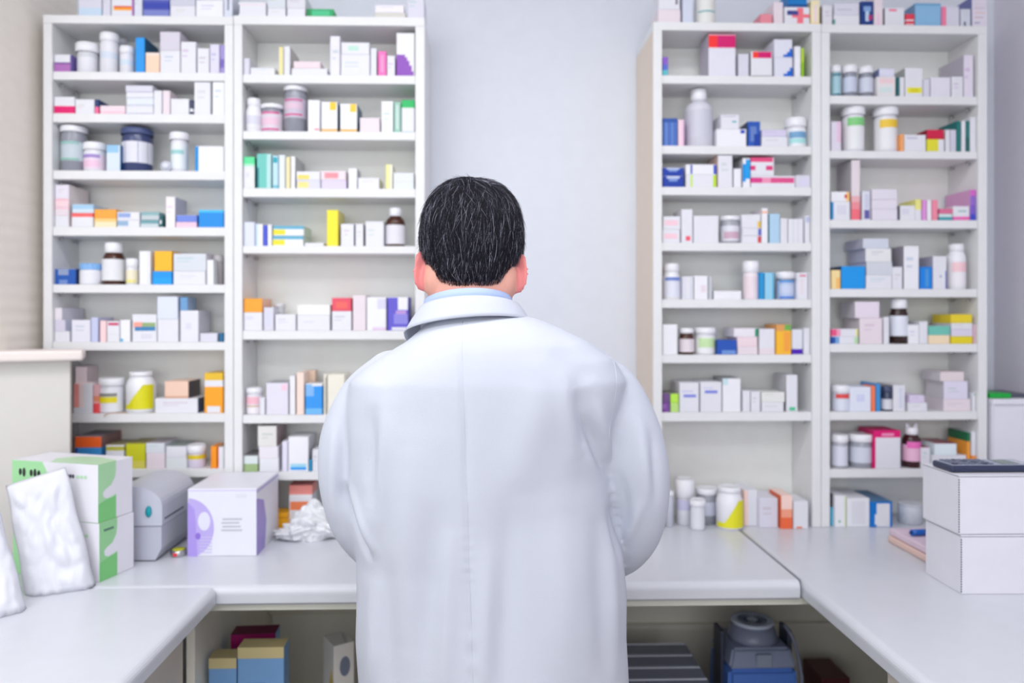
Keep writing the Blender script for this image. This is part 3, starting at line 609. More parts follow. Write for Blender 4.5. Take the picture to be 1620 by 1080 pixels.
B(1134, 1166, 538, 'royal blue carton', (20, 80, 180), [(.25, 0, .95, .3, (110, 150, 215))], L=(10, 60, 120))
for k, (y, c_) in enumerate(((548, PW), (533, (245, 222, 235)), (519, (238, 232, 240)))):
    B(1167 if k < 2 else 1161, 1199, y, ('lowest', 'middle', 'topmost')[k]+' pink white flat carton of three', c_, [(.88, 0, 1, 1, (30, 150, 110))] if k == 2 else (), on=k > 0)
B(1201, 1226, 520, 'white carton beside orange one', W, [full(0, .25, PW)]); B(1228, 1252, 513, 'orange carton with green top', (252, 190, 45), [(.55, .8, 1, 1, (110, 175, 80)), (0, .78, .55, 1, (226, 160, 90)), (.5, .1, .9, .75, (248, 165, 60))]); B(1253, 1270, 521, 'white carton with violet base', (225, 228, 236), [full(0, .22, (75, 0, 180))]); B(1271, 1284, 519, 'white carton in the right corner', W)
shelf('C3', 6)
B(1048, 1060, 637, 'lower purple carton', (125, 70, 160), [(.0, .4, .5, .9, (150, 100, 180))]); B(1048, 1060, 622, 'upper purple carton', (110, 80, 140), on=1, top=(120, 110, 130)); B(1061, 1074, 637, 'lower lime carton', (190, 230, 130)); B(1061, 1074, 622, 'upper lime carton', (185, 235, 80), on=1, top=(120, 120, 110))
B(1075, 1106, 605, 'left white carton with blue lettering', W, [(.2, .5, .85, .6, (130, 140, 225)), (.1, .68, .7, .73, (205, 205, 238))]); B(1108, 1142, 604, 'right white carton with blue lettering', W, [(.2, .62, .8, .72, (125, 135, 222)), (.1, .78, .6, .82, (205, 205, 238))])
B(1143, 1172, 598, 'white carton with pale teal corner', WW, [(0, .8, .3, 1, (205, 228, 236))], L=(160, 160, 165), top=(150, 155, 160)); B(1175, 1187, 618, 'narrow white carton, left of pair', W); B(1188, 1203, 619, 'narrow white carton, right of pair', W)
B(1205, 1240, 636, 'lower low white carton', W); B(1205, 1242, 620, 'upper low white carton', W, on=1); B(1244, 1262, 593, 'tall white carton with green dot', W, [(.25, .03, .8, .13, (80, 195, 145))], L=(198, 196, 204))
shelf('C3', 'counter')
J(1050, 1066, 776, 'small white jar half behind the sleeve', (205, 208, 220), WW, 784)
J(1068, 1098, 757, 'tall white jar with violet label', W, WW, 786, (206, 204, 232), (.55, .98), inset=.1, dy=.012)
J(1101, 1135, 772, 'grey jar with white lid', (186, 188, 200), WW, 781, (206, 208, 226), (.3, .8), clear=1, dy=.02)
J(1091, 1116, 790, 'small white jar standing in front', W, WW, 800, (228, 230, 238), (.1, .9), dy=-.038, inset=.12)
J(1133, 1175, 770, 'white tub with yellow slanted label', WW, WW, 778, (232, 228, 35), (.06, .98), kind='bottle', nk=.84, slope=1, arc=(-170, -25), dy=-.035)
B(1177, 1198, 775, 'white and peach upright carton', W, [(0, 0, .3, 1, (250, 215, 205))], dy=.01, L=(246, 215, 208)); B(1201, 1231, 788, 'white cube carton', LW, dy=-.01, top=(226, 224, 236)); B(1236, 1254, 784, 'orange and white carton', (250, 215, 205), [full(0, .35, (238, 105, 60)), full(.35, .6, (246, 160, 130))], dy=-.025, L=(232, 105, 60)); B(1255, 1279, 793, 'white carton with orange tab', W, [(.2, 0, .6, .08, (240, 130, 80))], dy=-.02)
# ---- C4
shelf('C4', 'top')
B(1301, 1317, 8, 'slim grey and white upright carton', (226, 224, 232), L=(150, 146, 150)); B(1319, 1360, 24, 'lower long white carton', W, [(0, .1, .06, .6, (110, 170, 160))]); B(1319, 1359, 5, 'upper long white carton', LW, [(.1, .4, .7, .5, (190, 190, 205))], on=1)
B(1362, 1382, 2, 'navy blue carton with white squiggle', (10, 55, 130), [(.2, .6, .8, .8, (130, 165, 215)), (.35, .2, .65, .6, (190, 210, 235)), (.6, .25, .9, .45, (180, 40, 110))]); B(1383, 1397, -10, 'tall pinkish white carton', PW, [(.3, 0, .6, .4, (240, 205, 224))])
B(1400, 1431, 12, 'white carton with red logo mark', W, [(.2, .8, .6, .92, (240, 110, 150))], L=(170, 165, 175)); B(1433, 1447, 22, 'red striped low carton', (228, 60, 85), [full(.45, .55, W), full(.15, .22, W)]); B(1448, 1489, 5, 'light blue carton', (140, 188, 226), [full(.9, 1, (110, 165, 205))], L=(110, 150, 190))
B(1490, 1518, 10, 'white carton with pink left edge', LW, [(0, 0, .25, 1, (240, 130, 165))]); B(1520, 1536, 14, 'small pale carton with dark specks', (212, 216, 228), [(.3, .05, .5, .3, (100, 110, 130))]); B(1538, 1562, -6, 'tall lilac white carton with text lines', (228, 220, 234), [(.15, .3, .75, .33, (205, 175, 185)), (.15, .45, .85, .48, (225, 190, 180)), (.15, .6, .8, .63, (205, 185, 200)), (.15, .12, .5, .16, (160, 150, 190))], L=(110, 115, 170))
shelf('C4', 0)
J(1314, 1330, 104, 'leftmost small jar, teal label', (160, 185, 196), WW, 115, (165, 205, 216), (.1, .85), [(.05, .12, (30, 110, 130)), (.85, .92, (40, 130, 150))]); J(1332, 1355, 104, 'small jar with grey blue label, middle of three', (170, 174, 192), WW, 116, (204, 210, 230), (.2, .85), clear=1); J(1358, 1381, 106, 'small jar with pale label, right of three', (168, 172, 188), WW, 117, (208, 212, 228), (.2, .85), clear=1)
B(1388, 1417, 121, 'white carton with pink and teal print', (232, 228, 230), [(.1, .65, .9, .9, (242, 212, 216)), (.1, .2, .8, .45, (212, 228, 228))]); B(1392, 1416, 108, 'small carton on pink and teal one', W, on=1, L=(120, 130, 175)); B(1419, 1423, 122, 'thin dark teal carton', (20, 110, 115)); B(1424, 1431, 122, 'thin white carton', W)
B(1432, 1460, 107, 'white carton with yellow oval', W, [(.1, .12, .95, .32, (235, 230, 70)), (.3, .15, .75, .28, (225, 215, 20))], L=(176, 180, 178)); B(1461, 1471, 125, 'narrow lilac carton', LW); B(1472, 1504, 122, 'lilac white wide carton', (230, 228, 240), [full(0, .03, (120, 100, 170))]); B(1506, 1524, 121, 'white square carton', W); B(1525, 1540, 87, 'tall lilac white carton at right end', (232, 224, 240), L=(188, 182, 196), d=.11)
shelf('C4', 1)
B(1315, 1331, 192, 'lilac carton with pink edge', (226, 220, 234), [(.55, .3, 1, 1, (234, 200, 226))]); J(1332, 1367, 167, 'tall white jar with green label', W, WW, 183, (236, 236, 240), (.08, .97), [(.7, .92, (130, 208, 130))], inset=.08); J(1382, 1419, 168, 'tall white jar with yellow label', W, WW, 184, (236, 236, 240), (.08, .97), [(.66, .88, (240, 200, 60))], inset=.08)
B(1426, 1430, 212, 'thin orange carton', (250, 175, 110)); B(1431, 1465, 213, 'white carton with grey lettering', W, [(.1, .75, .6, .85, (190, 190, 215))]); B(1467, 1494, 220, 'yellow and white carton', W, [(0, 0, .65, 1, (228, 222, 50))]); B(1467, 1494, 205, 'red carton on yellow and white one', (205, 20, 70), on=1, L=(150, 10, 40)); B(1496, 1503, 205, 'thin white carton beside red one', W); B(1504, 1513, 205, 'thin lilac carton', LW, [(.3, .1, .5, .9, (205, 200, 225))])
B(1514, 1520, 191, 'left thin teal carton', (0, 115, 115)); B(1521, 1528, 191, 'thin white carton between teal ones', W); B(1529, 1534, 191, 'right thin teal carton', (20, 120, 120), [full(0, .45, (0, 100, 100))]); B(1535, 1546, 185, 'white carton at right end', W)
shelf('C4', 2)
B(1315, 1345, 319, 'white carton with blue left edge', W, [(0, 0, .12, 1, (30, 140, 200)), (.3, .3, .8, .8, LW)]); B(1315, 1345, 303, 'white carton with orange end and red dot', WW, [(.82, 0, 1, 1, (252, 195, 120)), (.72, .35, .85, .7, (210, 30, 40))], on=1, L=(90, 80, 80))
B(1347, 1361, 253, 'tallest slim carton fading to red', (230, 220, 226), [full(0, .18, (245, 110, 125)), full(.18, .3, (242, 145, 155)), full(.3, .4, (238, 180, 186))], L=(190, 184, 190)); B(1364, 1377, 302, 'white carton with indigo foot', (224, 226, 238), [(.25, .05, .9, .35, (95, 90, 165)), (.3, .4, .9, .9, (208, 210, 230))])
for k, y in enumerate((331, 316, 299)):
    B(1380, 1420, y, ('lowest', 'middle', 'topmost')[k]+' lilac white carton of three', (230, 224, 236), [full(0, .06, (196, 186, 208))], on=k > 0)
B(1424, 1448, 325, 'white carton with lilac smudge', W, [(.1, .4, .6, .8, LW)], L=(150, 150, 165)); B(1449, 1458, 315, 'thin white carton with yellow top', W, [full(.5, 1, (236, 232, 140))]); B(1459, 1466, 316, 'thin orchid carton', (226, 150, 220)); B(1467, 1474, 316, 'thin white carton after orchid', WW); B(1475, 1484, 316, 'thin rose pink carton', (242, 140, 165))
B(1486, 1507, 338, 'low teal striped carton', (60, 160, 175), [full(.5, 1, (210, 225, 226))]); B(1486, 1507, 330, 'low pink carton on teal one', (230, 110, 160), on=1); B(1508, 1534, 326, 'white carton with pink base', W, [full(0, .27, (240, 110, 185)), (.3, .6, .8, .7, (150, 190, 190))]); B(1535, 1547, 300, 'violet carton shading from pink to blue', (150, 110, 205), [full(0, .2, (60, 75, 200)), full(.2, .5, (125, 95, 200)), full(.8, 1, (215, 105, 200))], L=(215, 160, 205), d=.11)
shelf('C4', 3)
B(1315, 1330, 427, 'cream and orange carton', (250, 222, 160), [(.5, 0, 1, .6, (250, 195, 110))], d=.05); B(1331, 1369, 421, 'azure blue carton', (0, 150, 232), L=(20, 60, 110))
for k, y in enumerate((435, 414, 393, 377)):
    B(1370 if k < 3 else 1366, 1411 if k < 3 else 1407, y, ('lowest', 'second lowest', 'second highest', 'topmost')[k]+' white carton of four', LW if k % 2 else W, on=k > 0, L=(190, 188, 206), d=.1)
B(1412, 1428, 422, 'narrow white carton', W); B(1430, 1454, 389, 'tall white carton with grey side', WW, L=(160, 155, 168), d=.1); B(1456, 1475, 422, 'bright azure small carton', (0, 130, 225), [(.4, .1, .7, .9, (70, 150, 220))]); B(1476, 1498, 405, 'white carton with blue line', W, [(.9, 0, .97, .55, (60, 100, 200)), (.5, .35, .62, .42, (150, 160, 220))], L=(176, 172, 188)); J(1499, 1526, 386, 'white plastic bottle with pink mark', WW, WW, 397, (240, 236, 242), (.1, .85), [(.45, .7, (246, 205, 212))], kind='bottle', nk=.8)
shelf('C4', 4)
B(1315, 1358, 532, 'white carton with blue left end', W, [(0, 0, .15, 1, (10, 80, 170)), (.15, 0, .3, 1, (120, 170, 220)), (.85, 0, 1, 1, (185, 222, 175))]); B(1315, 1358, 520, 'white carton with pink left end', W, [(0, 0, .2, 1, (235, 80, 130)), (.2, 0, .35, 1, (240, 160, 190)), (.9, 0, 1, 1, (235, 235, 160))], on=1)
B(1360, 1396, 503, 'pinkish white cube carton', PW, L=(214, 205, 212)); B(1352, 1391, 477, 'white carton on pinkish cube', W, on=1, L=(200, 196, 204)); B(1398, 1407, 501, 'slim white carton', W, d=.05); J(1408, 1435, 473, 'dark brown bottle with white label', (48, 26, 24), WW, 488, (226, 230, 242), (.22, .97), kind='bottle', nk=.9)
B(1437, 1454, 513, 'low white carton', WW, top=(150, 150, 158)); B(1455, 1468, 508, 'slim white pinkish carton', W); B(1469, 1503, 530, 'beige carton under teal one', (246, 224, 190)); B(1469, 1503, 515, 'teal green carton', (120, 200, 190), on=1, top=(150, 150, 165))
for k, (y, c_, nm) in enumerate(((532, (232, 212, 30), 'lowest yellow'), (521, LW, 'grey white'), (511, W, 'lilac white'), (497, (244, 214, 40), 'topmost yellow'))):
    B(1505, 1539, y, nm+' carton of right stack', c_, on=k > 0)
B(1540, 1547, 514, 'thin pink edged carton', (246, 200, 215))
shelf('C4', 5)
J(1316, 1343, 609, 'white lidded jar with red band', (214, 216, 230), WW, 621, (222, 226, 240), (.05, .7), [(.72, .95, (230, 70, 65))], inset=.04); B(1345, 1378, 612, 'white carton with lilac print', (228, 232, 246), [(.3, .4, .7, .7, (212, 214, 242))]); B(1379, 1385, 610, 'thin orange carton', (250, 130, 90), d=.05); B(1386, 1393, 607, 'thin blue carton', (60, 150, 220)); J(1394, 1411, 611, 'small navy bottle with white label', (50, 60, 90), (60, 70, 100), 621, (220, 220, 228), (.1, .7), inset=.02)
B(1413, 1432, 609, 'white upright carton', W, [(.5, .1, .8, .9, (214, 218, 235))], L=(166, 162, 166)); B(1437, 1467, 637, 'lower small white carton', W); B(1439, 1463, 625, 'upper small white carton', LW, on=1)
B(1493, 1536, 631, 'lowest white carton of right stack', PW, L=(214, 205, 214), d=.1); B(1494, 1532, 603, 'middle white carton of right stack', W, on=1, L=(205, 200, 208)); B(1488, 1526, 588, 'topmost flat white carton of right stack', PW, on=1, L=(205, 200, 208)); B(1538, 1547, 621, 'thin white carton with green mark', W, [(.4, .85, .8, .95, (90, 190, 130))])
shelf('C4', 6)
J(1315, 1341, 687, 'clear white lidded jar, left', (214, 216, 228), WW, 699, (222, 224, 238), (.1, .9), clear=1); J(1343, 1380, 686, 'clear white lidded jar, right and wider', (190, 194, 208), WW, 698, (212, 216, 230), (.2, .85), clear=1)
B(1382, 1425, 681, 'magenta carton with white front', W, [full(.82, 1, (225, 0, 115)), (0, 0, .07, 1, (225, 0, 115)), (.3, .86, .75, .93, (240, 150, 190))], L=(205, 0, 100))
jf = J(1428, 1455, 676, 'dark bottle with white flip cap and pink label', (60, 24, 28), WW, 687, (240, 190, 218), (.2, .85), [(.6, .8, (240, 110, 190))], kind='bottle', nk=.7)
for s_ in (-1, 1):
    bm = bmesh.new(); hz_ = at(1441, 676, 2.03).z-CUR['z']; tube(bm, [(s_*.005, 0, hz_-.002), (s_*.011, 0, hz_+.003), (s_*.015, 0, hz_+.011)], [.004, .0055, .003], 10); bm_obj('cap_wing', bm, mat(WW, .35), jf)
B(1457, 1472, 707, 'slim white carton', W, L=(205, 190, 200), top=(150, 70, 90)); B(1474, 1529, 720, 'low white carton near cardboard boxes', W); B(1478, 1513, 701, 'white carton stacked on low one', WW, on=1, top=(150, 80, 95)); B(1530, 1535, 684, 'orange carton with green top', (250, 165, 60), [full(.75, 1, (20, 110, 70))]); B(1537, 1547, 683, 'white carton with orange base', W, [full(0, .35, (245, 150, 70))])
shelf('C4', 'counter')
B(1314, 1320, 782, 'thin cyan and dark carton', (60, 180, 215), [full(.6, 1, (60, 60, 75))]); B(1321, 1339, 784, 'slim white carton with green edge', WW, [(.85, 0, 1, 1, (222, 236, 190)), (.3, .15, .5, .22, (120, 190, 150))], d=.12, dy=-.01); B(1340, 1376, 788, 'broad white carton', WW, [(.2, .1, .8, .9, (230, 230, 238))], d=.12, dy=-.01); B(1377, 1412, 793, 'blue carton with white wavy front', (0, 120, 210), [(.28, .0, .88, .92, WW), (.2, .1, .3, .5, WW)], d=.13, dy=-.012, top=(70, 120, 165))
J(1422, 1457, 796, 'round white roll near the cardboard boxes', (214, 218, 228), (222, 224, 232), 799, inset=0.0, name='tape_roll')
# ------------------------------------------------------------------ large things on the worktops
def local_box(name, label, cat, A, B_, depth, h, z, m, bev=.0015, group=None, mesh_name='body'):
    """upright box whose front face runs A -> B_ (left to right); returns (root, width)"""
    u = Vector((B_.x-A.x, B_.y-A.y, 0)); w_ = u.length
    root = tag(empty(name, (A.x, A.y, z), math.atan2(u.y, u.x)), label, cat, group)
    bx(mesh_name, (0, 0, 0), (w_, depth, h), m, root, bev, 2)
    return root, w_
def decal(root, name, face, w_, d, h, poly, c_, lift=.0004):
    """printed patch lying on a face of a local_box; poly in 0..1 face coordinates"""
    bm = bmesh.new(); vs = []
    for u, v in poly:
        if face == 'front': vs.append(bm.verts.new((u*w_, -lift, v*h)))
        elif face == 'right': vs.append(bm.verts.new((w_+lift, u*d, v*h)))
        elif face == 'left': vs.append(bm.verts.new((-lift, (1-u)*d, v*h)))
        elif face == 'top': vs.append(bm.verts.new((u*w_, v*d, h+lift)))
    f = bm.faces.new(vs)
    r = bmesh.ops.extrude_face_region(bm, geom=[f])
    n = {'front': (0, .0003, 0), 'right': (-.0003, 0, 0), 'left': (.0003, 0, 0), 'top': (0, 0, -.0003)}[face]
    for v in r['geom']:
        if isinstance(v, bmesh.types.BMVert): v.co += Vector(n)
    return bm_obj(name, bm, mat(c_, .45), root)
def rectp(a, b, c_, d): return [(a, b), (c_, b), (c_, d), (a, d)]
def ellp(cu, cv, ru, rv, n=20, a0=0, a1=360): return [(cu+ru*math.cos(math.radians(a0+(a1-a0)*k/n)), cv+rv*math.sin(math.radians(a0+(a1-a0)*k/n))) for k in range(n+(0 if a1-a0 >= 360 else 1))]
GR = (122, 200, 122); GR2 = (168, 216, 168)
A1 = atz(157, 921, ZC); A0 = Vector((A1.x-.219, A1.y+.066, 0))
hT = (at(155, 735, A1.y).z-ZC)/2
for k in range(2):
    A_ = A0.copy(); B_ = Vector((A1.x, A1.y, 0))
    if k: A_ += Vector((-.002, 0, 0)); B_ += Vector((-.003, .001, 0))
    r_, w_ = local_box('tissue_box', ('lower green and white carton behind the white paper bag', 'upper green and white carton with black print beside the label printer')[k], 'box', A_, B_, .100, hT-.001, ZC+.0003+k*(hT), mat((230, 228, 236), .45), .001, 'green and white cartons')
    d, h = .100, hT-.001
    wave = [(0, 0), (.5, 0), (.5, .42), (.42, .40), (.25, .38), (.15, .42), (.13, .50), (.22, .56), (.36, .60), (.47, .72), (.5, .85), (.5, 1), (0, 1)]
    decal(r_, 'green_print', 'right', w_, d, h, wave, GR2 if k else (150, 208, 150)); decal(r_, 'green_print', 'right', w_, d, h, [(0, 0), (.5, 0), (.5, .40), (.42, .385), (.25, .37), (.0, .32)], GR, .0007)
    decal(r_, 'green_print', 'front', w_, d, h, [(0, 0), (.45, 0), (.5, .3), (.48, .6), (.42, .8), (.36, 1), (0, 1)], (165, 222, 165))
    decal(r_, 'green_print', 'top', w_, d, h, [(.45, 0), (1, 0), (1, .55), (.7, .75), (.5, .7), (.35, .4)], (185, 216, 180))
    for q in range(5): decal(r_, 'black_print', 'front', w_, d, h, ellp(.10+q*.045+(.04 if q > 1 else 0), .80-q*.004, .018, .06+.02*(q % 2)), (30, 32, 40), .0009)
    for q in range(3): decal(r_, 'black_print', 'front', w_, d, h, ellp(.66+q*.03, .78, .013, .035), (70, 60, 90), .0009)
    for q in range(3): decal(r_, 'green_print', 'front', w_, d, h, ellp(.77+q*.045, .775, .018, .03), (180, 222, 180), .0009)
    if not k: decal(r_, 'black_print', 'right', w_, d, h, rectp(.12, .84, .40, .88), (90, 130, 110), .0009)
# paper bags: crinkled pouch with folded top
def paper_bag(label, BL, BRt, TR, TL, seed, group='white paper bags'):
    nx, ny = 26, 34; bm = bmesh.new(); G = {}
    P0 = (BL+BRt)/2; P0.z = ZC
    up = ((TL+TR)-(BL+BRt)).normalized(); rt = (BRt-BL).normalized(); nn = rt.cross(up).normalized()
    if nn.y > 0: nn = -nn
    for s in (0, 1):
        for i in range(nx+1):
            for j in range(ny+1):
                u, v = i/nx, j/ny
                p = (BL*(1-u)+BRt*u)*(1-v)+(TL*(1-u)+TR*u)*v
                edge = min(u, 1-u)*2
                th = (.030*(1-v)**.8+.003)*min(1, (edge*3.2))**.6*(1 if v < .99 else 0)
                q = Vector((u*9+seed, v*9, s*3.))
                wr = 1.5*(abs(noise.noise(q*.6))*.008+noise.noise(q*2.0)*.0020+abs(noise.noise(Vector((u*3+v*2+seed, v*4, 7))))*.008)
                if v > .88: wr = wr*.35+.004*(1 if v < .985 else 0)
                off = (th*(.55 if s == 0 else -.45)+(wr if s == 0 else -wr*.5)*min(1, edge*4+.15))
                pp = p+nn*off
                pp.x += .0015*math.sin(v*13+seed)*(1-edge)
                pp.z = max(pp.z, ZC+.0006) if v > 0 else ZC+.0006+.0015*abs(noise.noise(q))
                if s == 1 and (i in (0, nx) or j in (0, ny)): G[s, i, j] = G[0, i, j]; continue
                G[s, i, j] = bm.verts.new(pp-P0)
    for s in (0, 1):
        for i in range(nx):
            for j in range(ny):
                q = [G[s, i, j], G[s, i+1, j], G[s, i+1, j+1], G[s, i, j+1]]
                try: f = bm.faces.new(q if s == 0 else q[::-1]); f.smooth = True
                except ValueError: pass
    o = bm_obj('paper_bag', bm, mat((222, 223, 232), .6, bump=.5, bscale=40, name='white_paper'), None, P0, 0, True)
    return tag(o, label, 'paper bag', group)
BL, BRt = atz(40, 941, ZC), atz(152, 926, ZC)
paper_bag('whole white paper bag leaning against the green and white cartons', BL, BRt, at(104, 738, BRt.y+.012), at(9, 768, BL.y+.035), 3.1)
BL, BRt = atz(-75, 992, ZC), atz(42, 962, ZC)
paper_bag('white paper bag cut off by the left picture edge', BL, BRt, at(-6, 790, BRt.y+.055), at(-110, 780, BL.y+.06), 9.4)
# label printer
pt = tag(empty('label_printer', (-.805, 1.764, ZC)), 'light grey label printer with domed lid and teal button', 'printer')
PG = mat((196, 198, 212), .4, bump=.1, bscale=500, name='grey_plastic'); PG2 = mat((188, 190, 204), .4)
def extr_y(name, prof, y0, y1, m, par, bev=.003):
    bm = bmesh.new(); R = [[bm.verts.new((x, y, z)) for x, z in prof] for y in (y0, y1)]; n = len(prof)
    for k in range(n): bm.faces.new((R[0][k], R[0][(k+1) % n], R[1][(k+1) % n], R[1][k]))
    bm.faces.new(R[0][::-1]); bm.faces.new(R[1])
    es = [e for e in bm.edges if e.calc_face_angle(0) > .6]
    if bev: bmesh.ops.bevel(bm, geom=es, offset=bev, segments=3, affect='EDGES')
    o = bm_obj(name, bm, m, par)
    return o
extr_y('lower_body', [(-.054, .003), (.054, .003), (.068, .030), (.068, .080), (-.068, .080), (-.068, .030)], 0, .19, PG2, pt)
dome = [(-.070, .082), (.070, .082), (.070, .128)]+[(.070*math.cos(a), .128+.044*math.sin(a)) for a in [math.pi*k/16 for k in range(1, 16)]]+[(-.070, .128)]
extr_y('lid', dome, -.002, .192, PG, pt, .003)
bx('base', (-.053, .002, .0003), (.053, .188, .0029), mat((60, 62, 72), .5), pt)
bx('paper_slot', (.0696, .012, .094), (.0712, .12, .0965), mat((50, 52, 62), .6), pt)
bm = bmesh.new(); lathe(bm, [(0, 0), (.009, 0), (.008, .0035), (0, .004)]); bmesh.ops.scale(bm, vec=(.8, 1.5, 1), verts=bm.verts); bmesh.ops.rotate(bm, verts=bm.verts, matrix=Matrix.Rotation(math.pi/2, 3, 'X')); bmesh.ops.translate(bm, vec=(.040, -.0023, .115), verts=bm.verts)
tag(bm_obj('button', bm, mat((0, 150, 165), .35), pt), 'teal button')
# little tape measure
tm = tag(empty('tape_measure', (-.7145, 1.806, ZC+.0003)), 'small round chrome tape measure with yellow top by the label printer', 'tape measure')
bm = bmesh.new(); lathe(bm, [(0, 0), (.0165, 0), (.0185, .003), (.0185, .012), (.017, .0145), (0, .0145)]); bm_obj('case', bm, STEEL, tm)
bm = bmesh.new(); lathe(bm, [(0, .0146), (.0145, .0146), (.0135, .0162), (0, .0166)]); bm_obj('top_disc', bm, mat((190, 190, 30), .3), tm)
bm = bmesh.new(); box(bm, -.006, -.0195, .003, .004, -.0175, .011, .0004); bm_obj('tape_tab', bm, mat((220, 60, 70), .3), tm)
# purple and white carton
A_ = atz(297, 880, ZC); B_ = atz(405, 880, ZC); B_.y = A_.y
hP = at(350, 773, A_.y).z-ZC; dP = .19
pr, w_ = local_box('carton', 'big white carton with violet circle print next to the label printer', 'box', A_, B_, dP, hP, ZC+.0003, mat((230, 230, 240), .45))
decal(pr, 'violet_print', 'front', w_, dP, hP, [(0, 0)]+[(.38*math.cos(a), .42+.44*math.sin(a)) for a in [math.radians(-74+6*k) for k in range(28)]], (188, 172, 232))
decal(pr, 'violet_print', 'front', w_, dP, hP, [(0, .0), (.14, .0), (.12, .5), (.10, .7), (0, .80)], (172, 150, 228), .0007)
decal(pr, 'pale_print', 'front', w_, dP, hP, ellp(.24, .52, .09, .14), (226, 224, 242), .0010)
decal(pr, 'violet_print', 'front', w_, dP, hP, ellp(.15, .30, .04, .05), (140, 110, 210), .0012)
for k in range(6): decal(pr, 'pale_print', 'front', w_, dP, hP, rectp(.17, .05+k*.045, .355, .065+k*.045), (206, 200, 236), .0010)
decal(pr, 'violet_print', 'front', w_, dP, hP, rectp(0, .965, 1, .985), (214, 206, 240))
for k in range(4): decal(pr, 'grey_print', 'front', w_, dP, hP, rectp(.49+.015*(k % 2), .37+k*.055, .79-.02*(k % 3), .395+k*.055), (190, 190, 200))
decal(pr, 'grey_print', 'front', w_, dP, hP, rectp(.70, .86, .86, .92), (222, 222, 234))
decal(pr, 'violet_print', 'right', w_, dP, hP, [(0, 0), (.35, .0), (.42, .4), (.3, .75), (0, .85)], (165, 148, 215)); decal(pr, 'violet_print', 'right', w_, dP, hP, rectp(0, .93, 1, .97), (190, 180, 225))
# crumpled white plastic bag
c0 = at(488, 840, 1.935)
bm = bmesh.new(); bmesh.ops.create_icosphere(bm, subdivisions=6, radius=1)
for v in bm.verts:
    p = v.co.copy(); n3 = p*1.7
    r_ = 1+.28*(abs(noise.noise(n3))*2-.4)+.16*(abs(noise.noise(n3*2.3+Vector((5, 1, 2))))*2-.4)+.06*abs(noise.noise(n3*3.4))
    q = p*r_
    prof = .55+.5*math.exp(-((p.x-.15)/.5)**2)
    v.co = Vector((q.x*.080, q.y*.040, max(0, (q.z*.5+.42)*.078*prof*(1.15 if p.x > -.4 else .75))))
    v.co.z += .0003
ob = bm_obj('crumpled_bag', bm, mat((242, 244, 248), .3, trans=.12, bump=.3, bscale=80, name='white_plastic_film'), None, (c0.x, 1.935, ZC), 0, True)
tag(ob, 'crumpled white plastic bag on the worktop beside the violet printed carton', 'bag')
bm = bmesh.new(); tube(bm, [(-.004, -.030, .058), (.004, -.0345, .052), (.009, -.037, .044)], [.0012, .0024, .001], 6, flat=.5)
tag(bm_obj('green_print', bm, mat((20, 150, 80), .4), ob), 'green mark')
# ---- right: cardboard boxes
c1 = atz(1521, 940, ZC); hz = (at(1521, 751, c1.y).z-ZC)/2
CB = mat((226, 225, 234), .6, bump=.15, bscale=120, name='white_cardboard'); DKL = mat((80, 80, 95), .8)
for k in range(2):
    t = tag(empty('cardboard_box', (c1.x-.004*k, c1.y+.001*k, ZC+.0003+k*hz), math.radians(-1.0+.8*k)), ('lower white cardboard box on the right worktop', 'upper white cardboard box carrying the calculator')[k], 'box', 'white cardboard boxes')
    wB, dB, hB = .27, .128, hz-.0012
    bx('body', (0, 0, 0), (wB, dB, hB-.003), CB, t, .0012, 2)
    bx('lid', (-.0008, -.0008, hB-.0028), (wB+.0008, dB+.0008, hB), CB, t, .0008, 2)
    bm = bmesh.new()
    for q in range(22):
        z = .004+q*(hB-.01)/22; box(bm, -.0009, -.0009, z, .0006, .0006, z+.0028)
    bm_obj('perforation', bm, DKL, t)
    bx('fold_line', (.0, -.0006, hB-.0034), (wB, .0001, hB-.0027), DKL, t)
    bx('fold_line', (-.0006, .0, hB-.0034), (.0001, dB, hB-.0027), DKL, t)
# calculator
zc = ZC+2*hz+.0006
cl = at(1474, 741, c1.y+.090)
ct = tag(empty('calculator', (cl.x, c1.y+.022, zc), 0), 'dark blue and grey calculator lying on the white cardboard boxes', 'calculator')
bx('body', (0, 0, 0), (.178, .068, .013), mat((42, 50, 80), .35), ct, .004, 3)
bx('face_plate', (.004, .004, .0131), (.174, .064, .0142), mat((168, 172, 192), .35), ct, .0004)
for i in range(7):
    for j in range(4): bx('key', (.010+i*.0125, (.008+j*.0135), .0143), (.019+i*.0125, .0175+j*.0135, .0168), mat((110, 116, 138), .4) if (i+j) % 5 else mat((60, 66, 92), .4), ct, .0006)
bx('display', (.115, (.012), .0143), (.150, .056, .0149), mat((120, 130, 128), .2), ct, .0002)
bx('brand_strip', (.156, .012, .0143), (.166, .056, .0147), mat((206, 208, 220), .3), ct)
# pads and pen
for k, (c_, nm) in enumerate((((232, 200, 190), 'peach pad at the bottom, left of the cardboard boxes'), ((226, 204, 220), 'lilac pink pad on the peach pad, left of cardboard boxes'))):
    o = bx('note_pad', (1.012+.003*k, 1.70, ZC+.0004+k*.0175), (1.15, 1.868, ZC+.017+k*.0175), mat(c_, .7, bump=.3, bscale=300), None, .004, 3)
    tag(o, nm, 'pad', 'pads by the cardboard boxes')
pe = tag(empty('marker_pen', (1.075, 1.80, ZC+.0355+.0078), math.radians(188)), 'blue marker pen lying on the lilac pink pad', 'pen')
bm = bmesh.new(); tube(bm, [(0, 0, 0), (.045, 0, 0)], .0075, 14); bm_obj('cap', bm, mat((0, 95, 190), .3), pe)
bm = bmesh.new(); tube(bm, [(-.001, 0, 0), (-.08, 0, 0)], .0068, 14); bm_obj('barrel', bm, mat((20, 70, 160), .3), pe)
